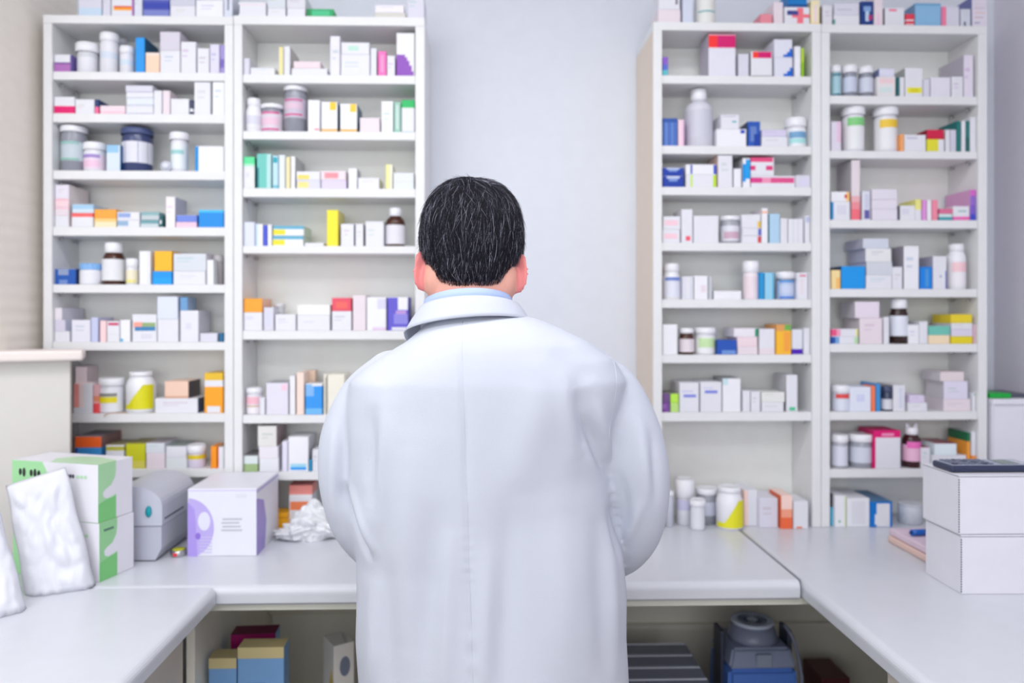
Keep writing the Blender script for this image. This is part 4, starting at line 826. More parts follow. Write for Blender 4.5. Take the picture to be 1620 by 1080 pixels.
bm = bmesh.new(); tube(bm, [(.0455, 0, 0), (.052, 0, 0)], [.003, .001], 8); bm_obj('tip', bm, mat((20, 50, 110), .3), pe)
# white storage cabinet right
zs = at(1600, 631, 1.99).z
sb = tag(empty('storage_cabinet', (1.437, 1.99, ZC+.0003)), 'plain white storage cabinet between far right shelves and grey wall', 'cabinet')
bx('body', (-.074, 0, 0), (.072, .2, zs-ZC-.016), mat((226, 226, 238), .4), sb, .002)
bx('lid', (-.074, -.004, zs-ZC-.0158), (.076, .204, zs-ZC), mat((232, 232, 242), .4), sb, .002)
bx('door_panel', (-.071, -.003, .01), (.069, -.0003, zs-ZC-.02), mat((230, 230, 240), .4), sb, .001)
tag(bx('folder', (1.364, 2.0, zs+.0008), (1.422, 2.15, zs+.014), mat((0, 170, 60), .4), None, .002), 'bright green folder lying on the white storage cabinet', 'folder')
tag(bx('tablet', (1.425, 2.02, zs+.0008), (1.505, 2.16, zs+.008), mat((80, 84, 104), .4), None, .002), 'dark grey flat slate beside the bright green folder', 'slate')
# ---- under the worktop
ZS = .378
def under(name, label, x0, x1, yt, Y, d, col, z0=ZS, rz=0, cat='box', group=None, top=None):
    a = at(x0, yt, Y); b = at(x1, yt, Y)
    r_, w_ = local_box(name, label, cat, a, b, d, a.z-z0-.0003, z0+.0003, mat(col, .45), .001, group)
    if rz: r_.rotation_euler.z = math.radians(rz)
    return r_, w_, d, a.z-z0-.0003, a.z
BXB = (120, 165, 215)
zmid = .56
for (x0, x1, yt, Y, lab1, lab2) in ((376, 449, 1024, 1.655, 'larger light blue carton with tan top, under the worktop', 'larger light blue carton below another, under the worktop'), (330, 374, 1041, 1.655, 'smaller light blue carton with tan top, under the worktop', 'smaller light blue carton below another, under the worktop')):
    zt_ = at(x0, yt, Y).z; zmid = ZS+(zt_-ZS)/2
    r_, w_, d, h, z = under('carton', lab2, x0, x1, 500-(zmid-.0006-CZ)*F/Y+0, Y, .045, BXB, group='light blue cartons under the worktop')
    r_.location.z = ZS+.0003
    a = at(x0, yt, Y); b = at(x1, yt, Y); h2 = zt_-zmid-.0006
    r_, w_ = local_box('carton', lab1, 'box', a, b, .045, h2, zmid+.0003, mat(BXB, .45), .001, 'light blue cartons under the worktop')
    decal(r_, 'tan_print', 'front', w_, .045, h2, rectp(0, .87, 1, 1), (205, 190, 140)); decal(r_, 'tan_print', 'top', w_, .045, h2, rectp(0, 0, 1, 1), (180, 165, 120))
    decal(r_, 'blue_print', 'front', w_, .045, h2, rectp(.2, .42, .7, .47), (95, 130, 190)); decal(r_, 'blue_print', 'front', w_, .045, h2, rectp(.2, .54, .6, .58), (95, 130, 190))
a = at(365, 1010, 1.93)
r_, w_, d, h, z = under('carton', 'maroon topped carton standing behind the light blue cartons', 365, 435, 1004, 1.765, .05, (120, 165, 215), rz=3.5)
decal(r_, 'maroon_print', 'front', w_, d, h, rectp(0, .90, 1, 1), (165, 10, 100)); decal(r_, 'maroon_print', 'top', w_, d, h, rectp(0, 0, 1, 1), (110, 10, 60))
decal(r_, 'pale_print', 'front', w_, d, h, ellp(.85, .92, .12, .03), (190, 120, 180), .0007)
a = at(528, 1022, 1.78)
rt, w_ = local_box('carton', 'white carton with torn flap and grey blot, under the worktop', 'box', a, a+Vector((.046, .02, 0)), .07, a.z-ZS-.0005, ZS+.0003, mat((232, 228, 224), .5), .001)
rt.rotation_euler.z = math.radians(32); h = a.z-ZS-.0005
decal(rt, 'grey_print', 'front', w_, .07, h, ellp(.55, .83, .26, .075), (120, 128, 150)); decal(rt, 'tan_print', 'left', w_, .07, h, [(.55, 0), (1, 0), (1, .7), (.8, .82), (.6, .7)], (215, 190, 110))
bm = bmesh.new(); q = [bm.verts.new(p) for p in ((0, .002, h+.0005), (.03, .002, h+.0005), (.028, .03, h+.014), (-.002, .034, h+.012))]; f = bm.faces.new(q)
bmesh.ops.solidify(bm, geom=[f], thickness=.0006); bm_obj('torn_flap', bm, mat((225, 222, 216), .6), rt)
# ribbed grey crate
pc0 = at(1086, 1017, 1.97); zt_ = pc0.z
tt = tag(empty('plastic_crate', (pc0.x-.16, 1.84, ZS+.0003)), 'smoky grey plastic crate with ribbed lid, under the worktop right of the man', 'crate')
hh = zt_-ZS-.0005
bm = bmesh.new(); box(bm, -.155, -.135, 0, .152, .125, hh-.012, .008, 0, 3); bm_obj('body', bm, mat((120, 124, 142), .35), tt)
bm = bmesh.new(); box(bm, -.160, -.14, hh-.0115, .160, .13, hh-.003, .004, 0, 3); bm_obj('lid', bm, mat((134, 138, 156), .3), tt)
for y_ in (1.97-.003, 1.90, 1.835, 1.775):
    bm = bmesh.new(); box(bm, -.155, y_-1.84-.058, hh-.0028, .155, y_-1.84-.006, hh+.001, .0015, 0, 2); bm_obj('rib', bm, mat((126, 130, 150), .25), tt)
    bm = bmesh.new(); box(bm, -.155, y_-1.84-.0055, hh-.0028, .155, y_-1.84-.0028, hh+.0035, .0006); bm_obj('lip', bm, mat((205, 208, 220), .25), tt)
# compressor / extractor device
Yd = 1.88; dc = at(1190, 1030, Yd)
dv = tag(empty('air_purifier', (dc.x, Yd, ZS+.0003)), 'blue and grey appliance with round slotted top, under the worktop', 'appliance')
def zz(py, Y=Yd-.08): return at(1190, py, Y).z-ZS
def frustum(name, w0, d0, z0, w1, d1, z1, m, par, bev=.006):
    bm = bmesh.new(); V = []
    for w_, d_, z in ((w0, d0, z0), (w1, d1, z1)):
        V.append([bm.verts.new((sx*w_/2, sy*d_/2, z)) for sx, sy in ((-1, -1), (1, -1), (1, 1), (-1, 1))])
    for k in range(4): bm.faces.new((V[0][k], V[0][(k+1) % 4], V[1][(k+1) % 4], V[1][k]))
    bm.faces.new(V[0][::-1]); bm.faces.new(V[1])
    bmesh.ops.bevel(bm, geom=list(bm.edges), offset=bev, segments=3, affect='EDGES')
    return bm_obj(name, bm, m, par, smooth=False)
frustum('lower_body', .185, .17, 0, .165, .155, zz(1060), mat((80, 120, 200), .35), dv, .01)
frustum('upper_body', .165, .155, zz(1060)+.0005, .140, .13, zz(1030), mat((130, 138, 165), .35), dv, .006)
z_ = zz(1030)+.0005; zt_ = zz(990, Yd-.04)
bm = bmesh.new(); lathe(bm, [(0, z_), (.062, z_), (.060, z_+.01), (.050, zt_-.008), (.0, zt_-.008)], 36); bm_obj('neck', bm, mat((126, 132, 156), .35), dv)
bm = bmesh.new(); lathe(bm, [(0, zt_-.0075), (.049, zt_-.0075), (.053, zt_-.003), (.050, zt_+.002), (.040, zt_), (0, zt_-.001)], 36); bm_obj('round_top', bm, mat((190, 198, 218), .3), dv)
bm = bmesh.new()
for k in range(24):
    a = 2*math.pi*k/24; tube(bm, [(.014*math.cos(a), .014*math.sin(a), zt_+.0002), (.036*math.cos(a), .036*math.sin(a), zt_+.0006)], .0011, 5)
bm_obj('vent_slots', bm, mat((70, 76, 96), .5), dv)
bx('label_plate', (-.018, -.0815, zz(1056)), (.018, -.074, zz(1036)), mat((140, 148, 168), .35), dv, .001)
bm = bmesh.new(); tube(bm, [(.073, -.02, zz(1005)), (.088, -.03, zz(1020)), (.098, -.04, zz(1045)), (.104, -.05, zz(1080)), (.106, -.05, .06), (.106, -.02, .006)], .0045, 8); bm_obj('hose', bm, mat((120, 126, 146), .3), dv)
for s in (-1, 1): bx('side_grip', (s*.0835-.006, -.03, .02), (s*.0835+.006, .03, zz(1012)), mat((58, 62, 80), .4), dv, .004, 2)
under('carton', 'dark red carton at the right end under the worktop', 1300, 1345, 1073, 1.98, .12, (90, 35, 45))
# ------------------------------------------------------------------ the man
YM = 1.28
X0 = at(745, 500, YM).x
man = None
def M(px, py, Y=YM): return at(px, py, Y)
def ev_remesh(bm, voxel, smooth=6, fac=.5):
    me = bpy.data.meshes.new('tmp'); bm.to_mesh(me); bm.free()
    o = bpy.data.objects.new('tmp', me); COL.objects.link(o)
    r = o.modifiers.new('r', 'REMESH'); r.mode = 'VOXEL'; r.voxel_size = voxel; r.use_smooth_shade = True
    s = o.modifiers.new('s', 'SMOOTH'); s.factor = fac; s.iterations = smooth
    dg = bpy.context.evaluated_depsgraph_get(); dg.update()
    out = bpy.data.meshes.new_from_object(o.evaluated_get(dg))
    bpy.data.objects.remove(o); bpy.data.meshes.remove(me)
    for p in out.polygons: p.use_smooth = True
    return out
def ell(bm, c, r, rot=None, sub=4):
    g = bmesh.ops.create_icosphere(bm, subdivisions=sub, radius=1)
    Mx = Matrix.Translation(c) @ (rot.to_4x4() if rot else Matrix()) @ Matrix.Diagonal((*r, 1))
    bmesh.ops.transform(bm, matrix=Mx, verts=g['verts'])
def loft(bm, rings, n=48, p=2.0, mi=0):
    """rings: (cx, cy, z, rx, ry[, tiltz]) closed super-ellipse loft"""
    R = []
    for rg in rings:
        cx, cy, z, rx, ry = rg[:5]; t = rg[5] if len(rg) > 5 else 0
        V = []
        for k in range(n):
            a = 2*math.pi*k/n; c_, s_ = math.cos(a), math.sin(a)
            x = math.copysign(abs(c_)**(2/p), c_)*rx; y = math.copysign(abs(s_)**(2/p), s_)*ry
            V.append(bm.verts.new((cx+x, cy+y, z+t*x)))
        R.append(V)
    for a, b in zip(R, R[1:]):
        for k in range(n):
            f = bm.faces.new((a[k], a[(k+1) % n], b[(k+1) % n], b[k])); f.smooth = True; f.material_index = mi
    bm.faces.new(R[0][::-1]); bm.faces.new(R[-1])
PITCH = math.radians(-26)
HR = Matrix.Rotation(math.radians(1.2), 3, 'Y') @ Matrix.Rotation(PITCH, 3, 'X')
HO = Vector((X0+.0005, 1.262, 1.545))
def H(x, y, z): return HO+HR @ Vector((x, y, z))
HC = Vector((0, .004, .046)); HA = (.0765, .096, .090)
SK = [(-.19, 0)]
# arms
AL = [(M(606, 640, 1.262), .044), (M(572, 690), .047), (M(570, 780), .042), (M(590, 854, 1.30), .032), (M(622, 878, 1.36), .032), (Vector((X0-.125, 1.42, 1.02)), .034), (Vector((X0-.085, 1.53, .968)), .026)]
AR = [(M(938, 640, 1.262), .044), (M(985, 690), .047), (M(1006, 780, 1.265), .042), (M(1000, 849, 1.30), .031), (M(960, 876, 1.37), .032), (Vector((X0+.150, 1.42, 1.02)), .034), (Vector((X0+.100, 1.53, .968)), .026)]
bm = bmesh.new()
# skull, jaw, face
ell(bm, H(*HC), HA, HR, 5)
ell(bm, H(0, .035, -.005), (.066, .068, .078), HR); ell(bm, H(0, .052, -.055), (.048, .042, .036), HR); ell(bm, H(0, .080, -.078), (.022, .018, .016), HR)
ell(bm, H(0, .098, .035), (.058, .014, .012), HR, 3)
tube(bm, [H(0, .100, .03), H(0, .113, -.005), H(0, .118, -.022)], [.006, .010, .013], 12)
for s in (-1, 1):
    ell(bm, H(s*.011, .110, -.026), (.009, .009, .007), HR, 3)
    ell(bm, H(s*.032, .094, .014), (.016, .010, .010), HR, 3)
    ell(bm, H(s*.042, .078, -.022), (.022, .016, .018), HR, 3)
    # ear: back-folded shell with helix rim and lobe
    er = HR @ Matrix.Rotation(math.radians(s*24), 3, 'Z')
    tilt = HR @ Matrix.Rotation(math.radians(s*34), 3, 'Z') @ Matrix.Rotation(math.radians(-12), 3, 'X')
    ell(bm, H(s*.055, -.008, -.030), (.022, .030, .038), HR, 3); ell(bm, H(s*.064, .004, .0), (.016, .022, .03), HR, 3)
    ec = H(s*.0715, -.002, -.013)
    ell(bm, ec+tilt @ Vector((s*.004, -.004, .002)), (.0042, .0175, .033), tilt, 4)
    pts = []; rad = []
    for k in range(15):
        a = math.radians(-105+k*18.5)
        rr = 1-.10*math.sin(a*1.0) if False else 1
        pts.append(ec+tilt @ Vector((s*(.0075+.003*math.sin(max(0, a))), -.021*math.cos(a)*rr-.003, .038*math.sin(a)+.001-.004*(math.cos(a) < -.2)))); rad.append(.0034 if k > 1 else .003)
    tube(bm, pts, rad, 8)
    ell(bm, ec+tilt @ Vector((s*.0035, .003, -.031)), (.0045, .009, .010), tilt, 3)
tube(bm, [H(-.022, .099, -.046), H(0, .104, -.044), H(.022, .099, -.046)], [.002, .005, .002], 8)
tube(bm, [H(-.018, .096, -.053), H(0, .101, -.054), H(.018, .096, -.053)], [.002, .0055, .002], 8)
# neck and torso
loft(bm, [(X0, 1.232, 1.38, .085, .060), (X0, 1.225, 1.42, .074, .056), (X0, 1.236, 1.455, .070, .060), (X0, 1.250, 1.50, .068, .062), (X0, 1.266, 1.55, .066, .060)], 32)
loft(bm, [(X0-.005, 1.26, .86, .165, .105), (X0-.005, 1.27, .95, .165, .11), (X0-.005, 1.27, 1.05, .155, .11), (X0, 1.26, 1.2, .165, .115), (X0+.005, 1.25, 1.32, .17, .105), (X0+.005, 1.24, 1.38, .14, .070), (X0, 1.235, 1.42, .09, .052)], 40, 2.3)
for A in (AL, AR):
    sh = A[0][0]; tube(bm, [Vector((X0+(sh.x-X0)*.4, 1.25, 1.345)), Vector((sh.x, 1.262, 1.335))], [.045, .04], 16)
    tube(bm, [p for p, r in A], [r*.8 for p, r in A], 16)
    for p, r in A[1:-1]: ell(bm, p, (r*.86,)*3, None, 3)
# hands
def hand(bm, wrist, s):
    """s=+1 for the right hand (thumb to its left)"""
    f = Vector((-s*.30, .92, -.16)).normalized(); side = Vector((s*.92, .32, .0)).normalized(); up = side.cross(f)*s
    if up.z < 0: up = -up
    def P(a, b, c_): return wrist+f*a+side*b+up*c_
    tube(bm, [wrist, P(.02, 0, -.001)], [.024, .024], 14, flat=.8)
    g = bmesh.new()
    pal = [(P(.012, b, 0), P(.088-.004*abs(k-1), b*1.12, 0)) for k, b in enumerate((-.030, -.011, .009, .028))]
    for a, b in pal: tube(bm, [a, (a+b)/2, b], [.013, .0145, .012], 12)
    ell(bm, P(.035, -.024, -.006), (.018, .026, .014), None, 3)
    for k, (b, L) in enumerate(((-.034, .072), (-.0125, .080), (.010, .075), (.0315, .058))):
        base = P(.086-.004*abs(k-1), b, .001); seg = (L*.45, L*.30, L*.25); ang = -(8+3*k); pts = [base]; cur = base; aa = math.radians(ang)
        for q, sl in enumerate(seg):
            d = (f*math.cos(aa)+up*math.sin(aa)+side*(.05*(k-1.5))).normalized(); cur = cur+d*sl; pts.append(cur); aa -= math.radians((24, 20, 0)[q]+2*k)
        for i in range(3): tube(bm, [pts[i], (pts[i]+pts[i+1])/2, pts[i+1]], [(.0096, .0090, .0082)[i], (.0088, .0082, .0076)[i], (.0092, .0084, .0060)[i]], 10)
        for q in pts[1:3]: ell(bm, q, (.0092,)*3, None, 2)
        ell(bm, pts[-1], (.0068,)*3, None, 2)
    th = [P(.022, -.030, -.004), P(.050, -.055, -.012), P(.078, -.066, -.018), P(.100, -.066, -.024)]
    tube(bm, th, [.014, .0115, .0098, .0070], 12); ell(bm, th[-1], (.0072,)*3, None, 2)
hand(bm, AL[-1][0]+Vector((0, .002, .002)), -1); hand(bm, AR[-1][0]+Vector((0, .002, .002)), 1)
# legs
for s in (-1, 1):
    tube(bm, [(X0+s*.085, 1.27, .92), (X0+s*.092, 1.265, .70), (X0+s*.095, 1.26, .50), (X0+s*.098, 1.27, .30), (X0+s*.10, 1.285, .09)], [.088, .078, .056, .052, .036], 20)
    tube(bm, [(X0+s*.10, 1.27, .055), (X0+s*.105, 1.36, .04), (X0+s*.11, 1.44, .035)], [.036, .034, .026], 14)
body_me = ev_remesh(bm, .0042, 4, .5)
skin = mat((226, 166, 150), .5, bump=.15, bscale=160, name='skin', sss=.12, spec=.35); earm = mat((224, 134, 134), .5, name='ear_skin', sss=.2, spec=.3); lipm = mat((190, 105, 100), .45, name='lips')
eyew = mat((235, 232, 228), .3, name='eye')
mn = Vector((X0, YM, 0))
body_me.transform(Matrix.Translation(-mn))
man = bpy.data.objects.new('person', body_me); COL.objects.link(man); man.location = mn
for m_ in (skin, earm, lipm): body_me.materials.append(m_)
HRi = HR.transposed()
for p in body_me.polygons:
    q = HRi @ (p.center+mn-HO)
    if abs(q.x) > .0745 and -.060 < q.z < .045 and abs(q.y) < .04: p.material_index = 1
    elif abs(q.x) < .022 and q.y > .094 and -.058 < q.z < -.040: p.material_index = 2
tag(man, 'person seen from behind in a long white coat, short dark greying hair, head bowed, hands on the worktop', 'person')
man['label'] = 'person seen from behind in white coat, dark greying hair, head bowed at the worktop'
# ---- coat
def px2(z_py): return M(745, z_py).z
def ring(py, xl, xr, yb, yf, tl=0):
    a, b = M(xl, py), M(xr, py); return ((a.x+b.x)/2, (yb+yf)/2, a.z, (b.x-a.x)/2, (yf-yb)/2, tl)
bm = bmesh.new()
loft(bm, [(X0-.002, 1.25, .585, .255, .150), (X0-.003, 1.255, .70, .240, .148),
    ring(1080, 570, 990, 1.120, 1.42), ring(1000, 566, 985, 1.121, 1.42), ring(930, 568, 986, 1.122, 1.415), ring(870, 568, 980, 1.122, 1.41), ring(800, 560, 964, 1.120, 1.40), ring(740, 554, 956, 1.117, 1.39),
    ring(680, 552, 962, 1.115, 1.38), ring(630, 556, 978, 1.114, 1.37), ring(598, 562, 982, 1.114, 1.36), ring(572, 585, 962, 1.118, 1.352, .035), ring(548, 618, 925, 1.124, 1.335, .06), ring(528, 648, 880, 1.134, 1.32, .09), ring(512, 668, 848, 1.148, 1.305, .09), ring(500, 682, 815, 1.175, 1.298, .05), ring(485, 690, 804, 1.19, 1.292)], 72, 2.25)
CL = [(M(622, 596, 1.262), .048), (M(592, 634, 1.262), .058), (M(564, 690, 1.262), .0585), (M(556, 750, 1.262), .055), (M(566, 812, 1.27), .050), (M(589, 856, 1.30), .0425), (M(622, 880, 1.36), .043), (Vector((X0-.115, 1.44, 1.008)), .042), (Vector((X0-.088, 1.515, .975)), .038)]
CR = [(M(930, 584, 1.262), .044), (M(955, 622, 1.262), .060), (M(984, 680, 1.262), .0625), (M(1001, 745, 1.262), .061), (M(1009, 802, 1.27), .051), (M(1001, 850, 1.30), .042), (M(960, 878, 1.37), .043), (Vector((X0+.135, 1.44, 1.008)), .043), (Vector((X0+.102, 1.515, .975)), .038)]
def dens(A, n=5):
    out = []
    for i in range(len(A)-1):
        for k in range(n):
            t = k/n; p0 = A[max(i-1, 0)]; p1 = A[i]; p2 = A[i+1]; p3 = A[min(i+2, len(A)-1)]
            f = lambda a, b, c_, d: .5*((2*b)+(-a+c_)*t+(2*a-5*b+4*c_-d)*t*t+(-a+3*b-3*c_+d)*t**3)
            out.append((f(p0[0], p1[0], p2[0], p3[0]), f(p0[1], p1[1], p2[1], p3[1])))
    out.append(A[-1]); return out
for A in (CL, CR):
    D = dens(A); tube(bm, [p for p, r in D], [r for p, r in D], 28); ell(bm, A[0][0], (A[0][1],)*3, None, 3)
# hanging front flap edge right, low
loft(bm, [(X0+.215, 1.36, .585, .075, .05), (X0+.205, 1.36, .72, .065, .05), (X0+.19, 1.36, .85, .052, .045), (X0+.175, 1.36, .98, .035, .035)], 24, 2)
coat_me = ev_remesh(bm, .0046, 9, .5)
n = len(coat_me.vertices); co = np.empty(n*3); no = np.empty(n*3)
coat_me.vertices.foreach_get('co', co); coat_me.vertices.foreach_get('normal', no)
co = co.reshape(-1, 3); no = no.reshape(-1, 3)
f_ = np.clip((co[:, 2]-1.36)/.08, 0, 1)*np.clip((co[:, 1]-1.245)/.05, 0, 1); co[:, 2] -= .020*f_
# fold field, in metres: x across the back, z height
mm = 1.2/F
def bx_(px): return (px-763)*mm
def bz_(py): return CZ-(py-500)*mm
def ridge(x0, y0, x1, y1, w_, amp, soft=1.0):
    ax, az, bx2, bz2 = bx_(x0), bz_(y0), bx_(x1), bz_(y1); L2 = (bx2-ax)**2+(bz2-az)**2
    t = ((co[:, 0]-ax)*(bx2-ax)+(co[:, 2]-az)*(bz2-az))/L2
    tc = np.clip(t, 0, 1); dx = co[:, 0]-(ax+tc*(bx2-ax)); dz = co[:, 2]-(az+tc*(bz2-az))
    dist = np.sqrt(dx*dx+dz*dz)/(w_*mm); fall = np.exp(-dist**2*.5)*(np.sin(np.pi*np.clip(tc*.92+.04, 0, 1))**.6)
    return amp*fall
d = np.zeros(n)
for r in ((618, 640, 590, 860, 14, .006), (598, 650, 598, 790, 9, -.006), (655, 690, 640, 1000, 22, .005), (690, 800, 672, 1075, 14, -.004), (715, 830, 705, 1080, 9, .003),
          (740, 560, 742, 760, 5, -.0012), (772, 860, 765, 1080, 12, .004), (800, 780, 790, 1060, 14, -.004), (850, 600, 815, 760, 22, .004), (905, 610, 925, 700, 12, -.006), (885, 600, 905, 720, 12, .005),
          (925, 660, 958, 745, 6, -.007), (940, 640, 966, 735, 7, .005), (880, 800, 900, 1060, 26, .004), (940, 830, 950, 1070, 12, -.003), (965, 800, 975, 1060, 8, .003),
          (600, 900, 590, 1070, 12, .004), (625, 880, 622, 1070, 12, -.003), (545, 670, 540, 800, 7, -.004), (528, 680, 526, 820, 8, .003), (1010, 660, 1030, 800, 9, .004), (1035, 690, 1042, 800, 6, -.003),
          (985, 760, 1000, 850, 8, -.004), (968, 800, 985, 880, 8, -.006), (1015, 800, 1000, 870, 7, .004), (543, 770, 590, 868, 5, -.007), (556, 765, 602, 860, 6, .004), (640, 545, 600, 600, 14, -.003), (870, 545, 930, 600, 14, -.003)):
    d += 1.7*ridge(*r)
nz = np.array([noise.noise(Vector((c[0]*14, c[1]*8, c[2]*3.2)))*.0045+noise.noise(Vector((c[0]*30, c[1]*20, c[2]*9)))*.0010 for c in co])
low = np.clip((1.45-co[:, 2])/.5, .25, 1)
d += nz*low
backm = np.clip((-no[:, 1]-.05)*2.2, 0, 1)
side = 1-backm
d = d*backm+nz*low*side
# puckers beside the centre back seam
def seamx(z): 
    py = 500+(CZ-z)/mm
    return bx_(733+max(0, (py-560))*.034)
sx = np.array([seamx(z) for z in co[:, 2]])
dd = np.abs(co[:, 0]-sx)
amp = np.clip((1.30-co[:, 2])/.3, 0, 1)
d += backm*(-.0024*np.exp(-(dd/.0035)**2)+amp*.0008*np.exp(-(dd/.009)**2)*np.sin(co[:, 2]*2*math.pi/.023+5*np.sin(co[:, 2]*23))*(.6+.4*np.sin(co[:, 2]*41)))*(co[:, 2] < 1.44)
co2 = co+no*d[:, None]-np.array([mn.x, mn.y, 0])
coat_me.vertices.foreach_set('co', co2.reshape(-1)); coat_me.update()
COAT = mat((202, 206, 219), .75, bump=.18, bscale=900, name='white_cotton', var=.01, spec=.2)
coat = bpy.data.objects.new('lab_coat', coat_me); COL.objects.link(coat); coat_me.materials.append(COAT); coat.parent = man
from mathutils.bvhtree import BVHTree
bv = BVHTree.FromPolygons([Vector(c) for c in co2], [tuple(p.vertices) for p in coat_me.polygons])
def onback(x, z):
    h = bv.ray_cast(Vector((x-mn.x, -1, z)), Vector((0, 1, 0))); return h[0]
pts = [onback(seamx(z), z) for z in np.linspace(1.452, .60, 150)]; pts = [p+Vector((0, .0002, 0)) for p in pts if p]
bm = bmesh.new(); tube(bm, pts, .0007, 6); bm_obj('back_seam', bm, COAT, coat)
for pl in (((612, 566), (590, 610), (584, 660), (590, 720)), ((972, 562), (972, 600), (966, 650), (958, 700))):
    D = dens([(Vector((bx_(a), 0, bz_(b))), 1.) for a, b in pl], 10)
    pts = [onback(p.x, p.z) for p, _ in D]; pts = [p+Vector((0, .0006, 0)) for p in pts if p]
    bm = bmesh.new(); tube(bm, pts, .0008, 6); bm_obj('armhole_seam', bm, COAT, coat)
# collar: stand and fall
def collar(name, prof, m, par, p0, p1, n=56, tilt=.08):
    """prof: list of (extra radius, rise) going over the collar; p0,p1: sweep in degrees, 270 = back of neck"""
    bm = bmesh.new(); G = []
    for k in range(n+1):
        t = k/n; a = math.radians(p0+(p1-p0)*t); back = max(0, -math.sin(a)); fr = max(0, math.sin(a))
        row = []
        for (e, z) in prof:
            rx, ry = .0735+e, .070+e*.8
            x = X0-.004+rx*math.cos(a)*(1+.05*fr); y = 1.246+ry*math.sin(a)
            zz_ = z-.020*(1-back)-.040*fr*1.2+tilt*(x-X0)*(1 if z < 1.49 else .5)
            row.append(bm.verts.new((x-mn.x, y-mn.y, zz_)))
        G.append(row)
    for a, b in zip(G, G[1:]):
        for j in range(len(prof)-1): f = bm.faces.new((a[j], a[j+1], b[j+1], b[j])); f.smooth = True
    bmesh.ops.recalc_face_normals(bm, faces=bm.faces)
    bmesh.ops.solidify(bm, geom=list(bm.faces), thickness=.0018)
    o = bm_obj(name, bm, m, par, smooth=True); return o
collar('collar', [(.0025, 1.455), (.003, 1.480), (.0045, 1.490), (.008, 1.4925), (.012, 1.489), (.020, 1.478), (.0275, 1.466), (.032, 1.460)], COAT, coat, 150, 390)
SH = mat((176, 194, 236), .7, bump=.1, bscale=800, name='blue_shirt_cloth', spec=.2)
sh = collar('shirt', [(-.004, 1.455), (-.004, 1.495), (-.003, 1.5035), (-.001, 1.504), (.0005, 1.495), (.0005, 1.455)], SH, man, 130, 410)
sh['label'] = 'light blue shirt collar'
for z in (1.30, 1.18, 1.06, .94):
    h = bv.ray_cast(Vector((X0-mn.x, 1, z)), Vector((0, -1, 0)))[0]
    if h:
        bm = bmesh.new(); lathe(bm, [(0, 0), (.009, 0), (.009, .002), (.007, .003), (0, .0028)], 16); bmesh.ops.rotate(bm, verts=bm.verts, matrix=Matrix.Rotation(-math.pi/2, 3, 'X')); bmesh.ops.translate(bm, vec=h, verts=bm.verts); bm_obj('button', bm, mat((235, 235, 238), .3), coat)
# trousers and shoes
bm = bmesh.new()
loft(bm, [(0, -.015, .80, .17, .12), (0, -.015, .88, .165, .115)], 40)
for s in (-1, 1): tube(bm, [(s*.085, -.012, .88), (s*.092, -.013, .70), (s*.096, -.012, .48), (s*.098, -.004, .28), (s*.10, .0, .05)], [.092, .086, .072, .068, .066], 24)
tr_me = ev_remesh(bm, .008, 4); tro = bpy.data.objects.new('trousers', tr_me); COL.objects.link(tro); tr_me.materials.append(mat((48, 50, 60), .8, bump=.2, bscale=600)); tro.parent = man
for s in (-1, 1):
    bm = bmesh.new(); loft(bm, [(s*.105, .065, .002, .048, .145), (s*.105, .065, .03, .050, .147), (s*.104, .055, .055, .044, .125), (s*.102, .02, .085, .042, .065), (s*.10, .0, .10, .044, .052)], 32, 2.2)
    bm_obj('shoe', bm, mat((30, 28, 30), .3), man, smooth=True)
# ---- hair: scalp shell plus strands growing down from a crown whorl
HB = Vector((HA[0]+.0095, HA[1]+.0095, HA[2]+.0085)); PW_ = 2.45
def hsurf(dv, k=1.0):
    dv = dv.normalized()
    r = (abs(dv.x/HB.x)**PW_+abs(dv.y/HB.y)**PW_+abs(dv.z/HB.z)**PW_)**(-1/PW_)
    # occiput narrows toward the nape
    p = dv*r
    if p.z < 0: p.z *= 1.25
    if p.z < -.01: p.x *= 1-.17*(-p.z-.01)/.09; p.y *= 1-.12*(-p.z-.01)/.09
    return HC+p*k
def hashair(p):
    q = p
    if q.y > .045: return q.z > .088+.25*(q.y-.045)*0
    if q.y > .010: return q.z > .025+(q.y-.010)*1.8
    if q.y > -.016: return q.z > .022
    nape = -.074+.010*math.cos(q.x*110)
    if q.y > -.029: return q.z > .022+max(-1, (q.y+.016)/.013)*.090
    return q.z > nape
bm = bmesh.new(); bmesh.ops.create_uvsphere(bm, u_segments=150, v_segments=110, radius=1)
for v in bm.verts:
    d_ = v.co.copy(); p = hsurf(d_); p = HC+(p-HC)*(.965+.012*noise.noise(d_*9)); v.co = p
kill = [v for v in bm.verts if not hashair(v.co-Vector((0, -.003 if v.co.y < 0 else .004, .0025)))]
bmesh.ops.delete(bm, geom=kill, context='VERTS')
bmesh.ops.recalc_face_normals(bm, faces=bm.faces)
bmesh.ops.solidify(bm, geom=list(bm.faces), thickness=.006)
for f in bm.faces: f.smooth = True
sv = [v.co.copy() for v in bm.verts]; sf = [[v.index for v in f.verts] for f in bm.faces]
bm.verts.index_update(); sf = [[v.index for v in f.verts] for f in bm.faces]; bm.free()
V = [tuple(HO+HR @ v-mn) for v in sv]; Fc = list(sf); MI = [0]*len(sf)
rnd = random.Random(11)
crown = Vector((.10, -.62, .80)).normalized()
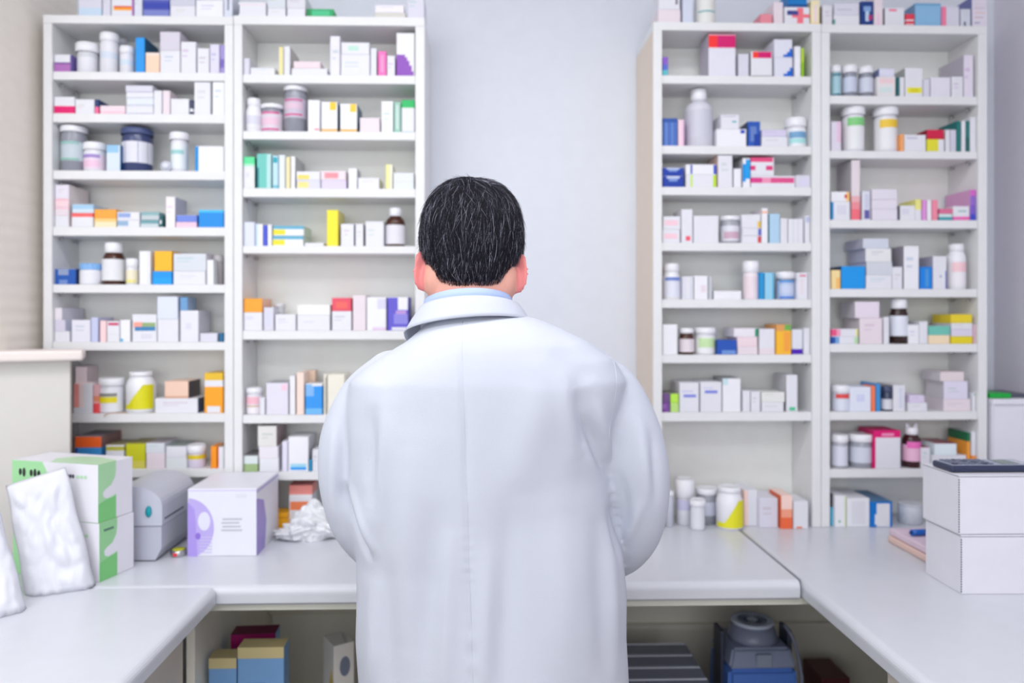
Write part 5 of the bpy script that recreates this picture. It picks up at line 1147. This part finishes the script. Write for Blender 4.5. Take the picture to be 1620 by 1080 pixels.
def strand(d0, L, w_, mi, lift):
    d_ = d0.copy(); pts = []; steps = 6
    for k in range(steps+1):
        p = hsurf(d_, 1.0+lift*(k/steps)-.012*(k == 0)-(.01*(k/steps)**2)); pts.append(p)
        g = (d_-crown); g = g-d_*g.dot(d_)
        if g.length < 1e-4: g = Vector((1, 0, 0))
        g.normalize(); down = Vector((0, -.15, -1)); down = down-d_*down.dot(d_)
        near = math.exp(-((d_-crown).length/.55)**2)
        sw = d_.cross(g)
        t = (g*(.65)+sw*(.75*near)+down*.45*(1-near)+Vector((jx, jy, jz))*.32).normalized()
        d_ = (d_+t*(L/steps)/.09).normalized()
    base = len(V)
    for k, p in enumerate(pts):
        q = HO+HR @ p-mn; nrm_ = (HR @ (p-HC)).normalized(); tg = (pts[min(k+1, steps)]-pts[max(k-1, 0)]); tg = (HR @ tg).normalized()
        sd = tg.cross(nrm_).normalized(); ww = w_*(1-.8*(k/steps)**2)
        V.append(tuple(q-sd*ww)); V.append(tuple(q+sd*ww)); V.append(tuple(q+nrm_*ww*1.2))
    for k in range(steps):
        a = base+3*k; b = a+3
        for i, j in ((0, 1), (1, 2), (2, 0)): Fc.append([a+i, a+j, b+j, b+i]); MI.append(mi)
cnt = 0
while cnt < 15000:
    z = rnd.uniform(-1, 1); a = rnd.uniform(0, 2*math.pi); rr = math.sqrt(1-z*z); d0 = Vector((rr*math.cos(a), rr*math.sin(a), z))
    p = hsurf(d0)
    if not hashair(p-Vector((0, 0, .002))): continue
    jx, jy, jz = (rnd.gauss(0, 1) for _ in range(3))
    nape_ = p.z < .0
    L = rnd.uniform(.016, .034) if not nape_ else rnd.uniform(.006, .018)
    if p.y > -.05 and p.z < .05 and not nape_: L *= .55
    grey = rnd.random() < .17
    strand(d0, L, rnd.uniform(.00022, .00038), 2 if grey and rnd.random() < .4 else 1 if grey else 0, (rnd.uniform(.004, .055) if rnd.random() > .05 else rnd.uniform(.05, .10)) if not nape_ else rnd.uniform(-.01, .03))
    cnt += 1
for k in range(26):   # flyaway hairs at the crown
    d0 = Vector((rnd.uniform(-.45, .35), rnd.uniform(-.4, .1), 1)).normalized(); jx, jy, jz = (rnd.gauss(0, 1.5) for _ in range(3)); strand(d0, rnd.uniform(.03, .05), .00016, 0, rnd.uniform(.05, .12))
hm = bpy.data.meshes.new('hair'); hm.from_pydata(V, [], Fc); hm.update()
def hairmat(c_, nm):
    m = mat(c_, .6, name=nm, spec=.3, var=.08); return m
for c_, nm in (((30, 28, 40), 'dark_hair'), ((92, 92, 108), 'grey_hair'), ((165, 165, 182), 'silver_hair')): hm.materials.append(hairmat(c_, nm))
hm.polygons.foreach_set('material_index', MI); hm.polygons.foreach_set('use_smooth', [True]*len(Fc)); hm.update()
hair = bpy.data.objects.new('hair', hm); COL.objects.link(hair); hair.parent = man
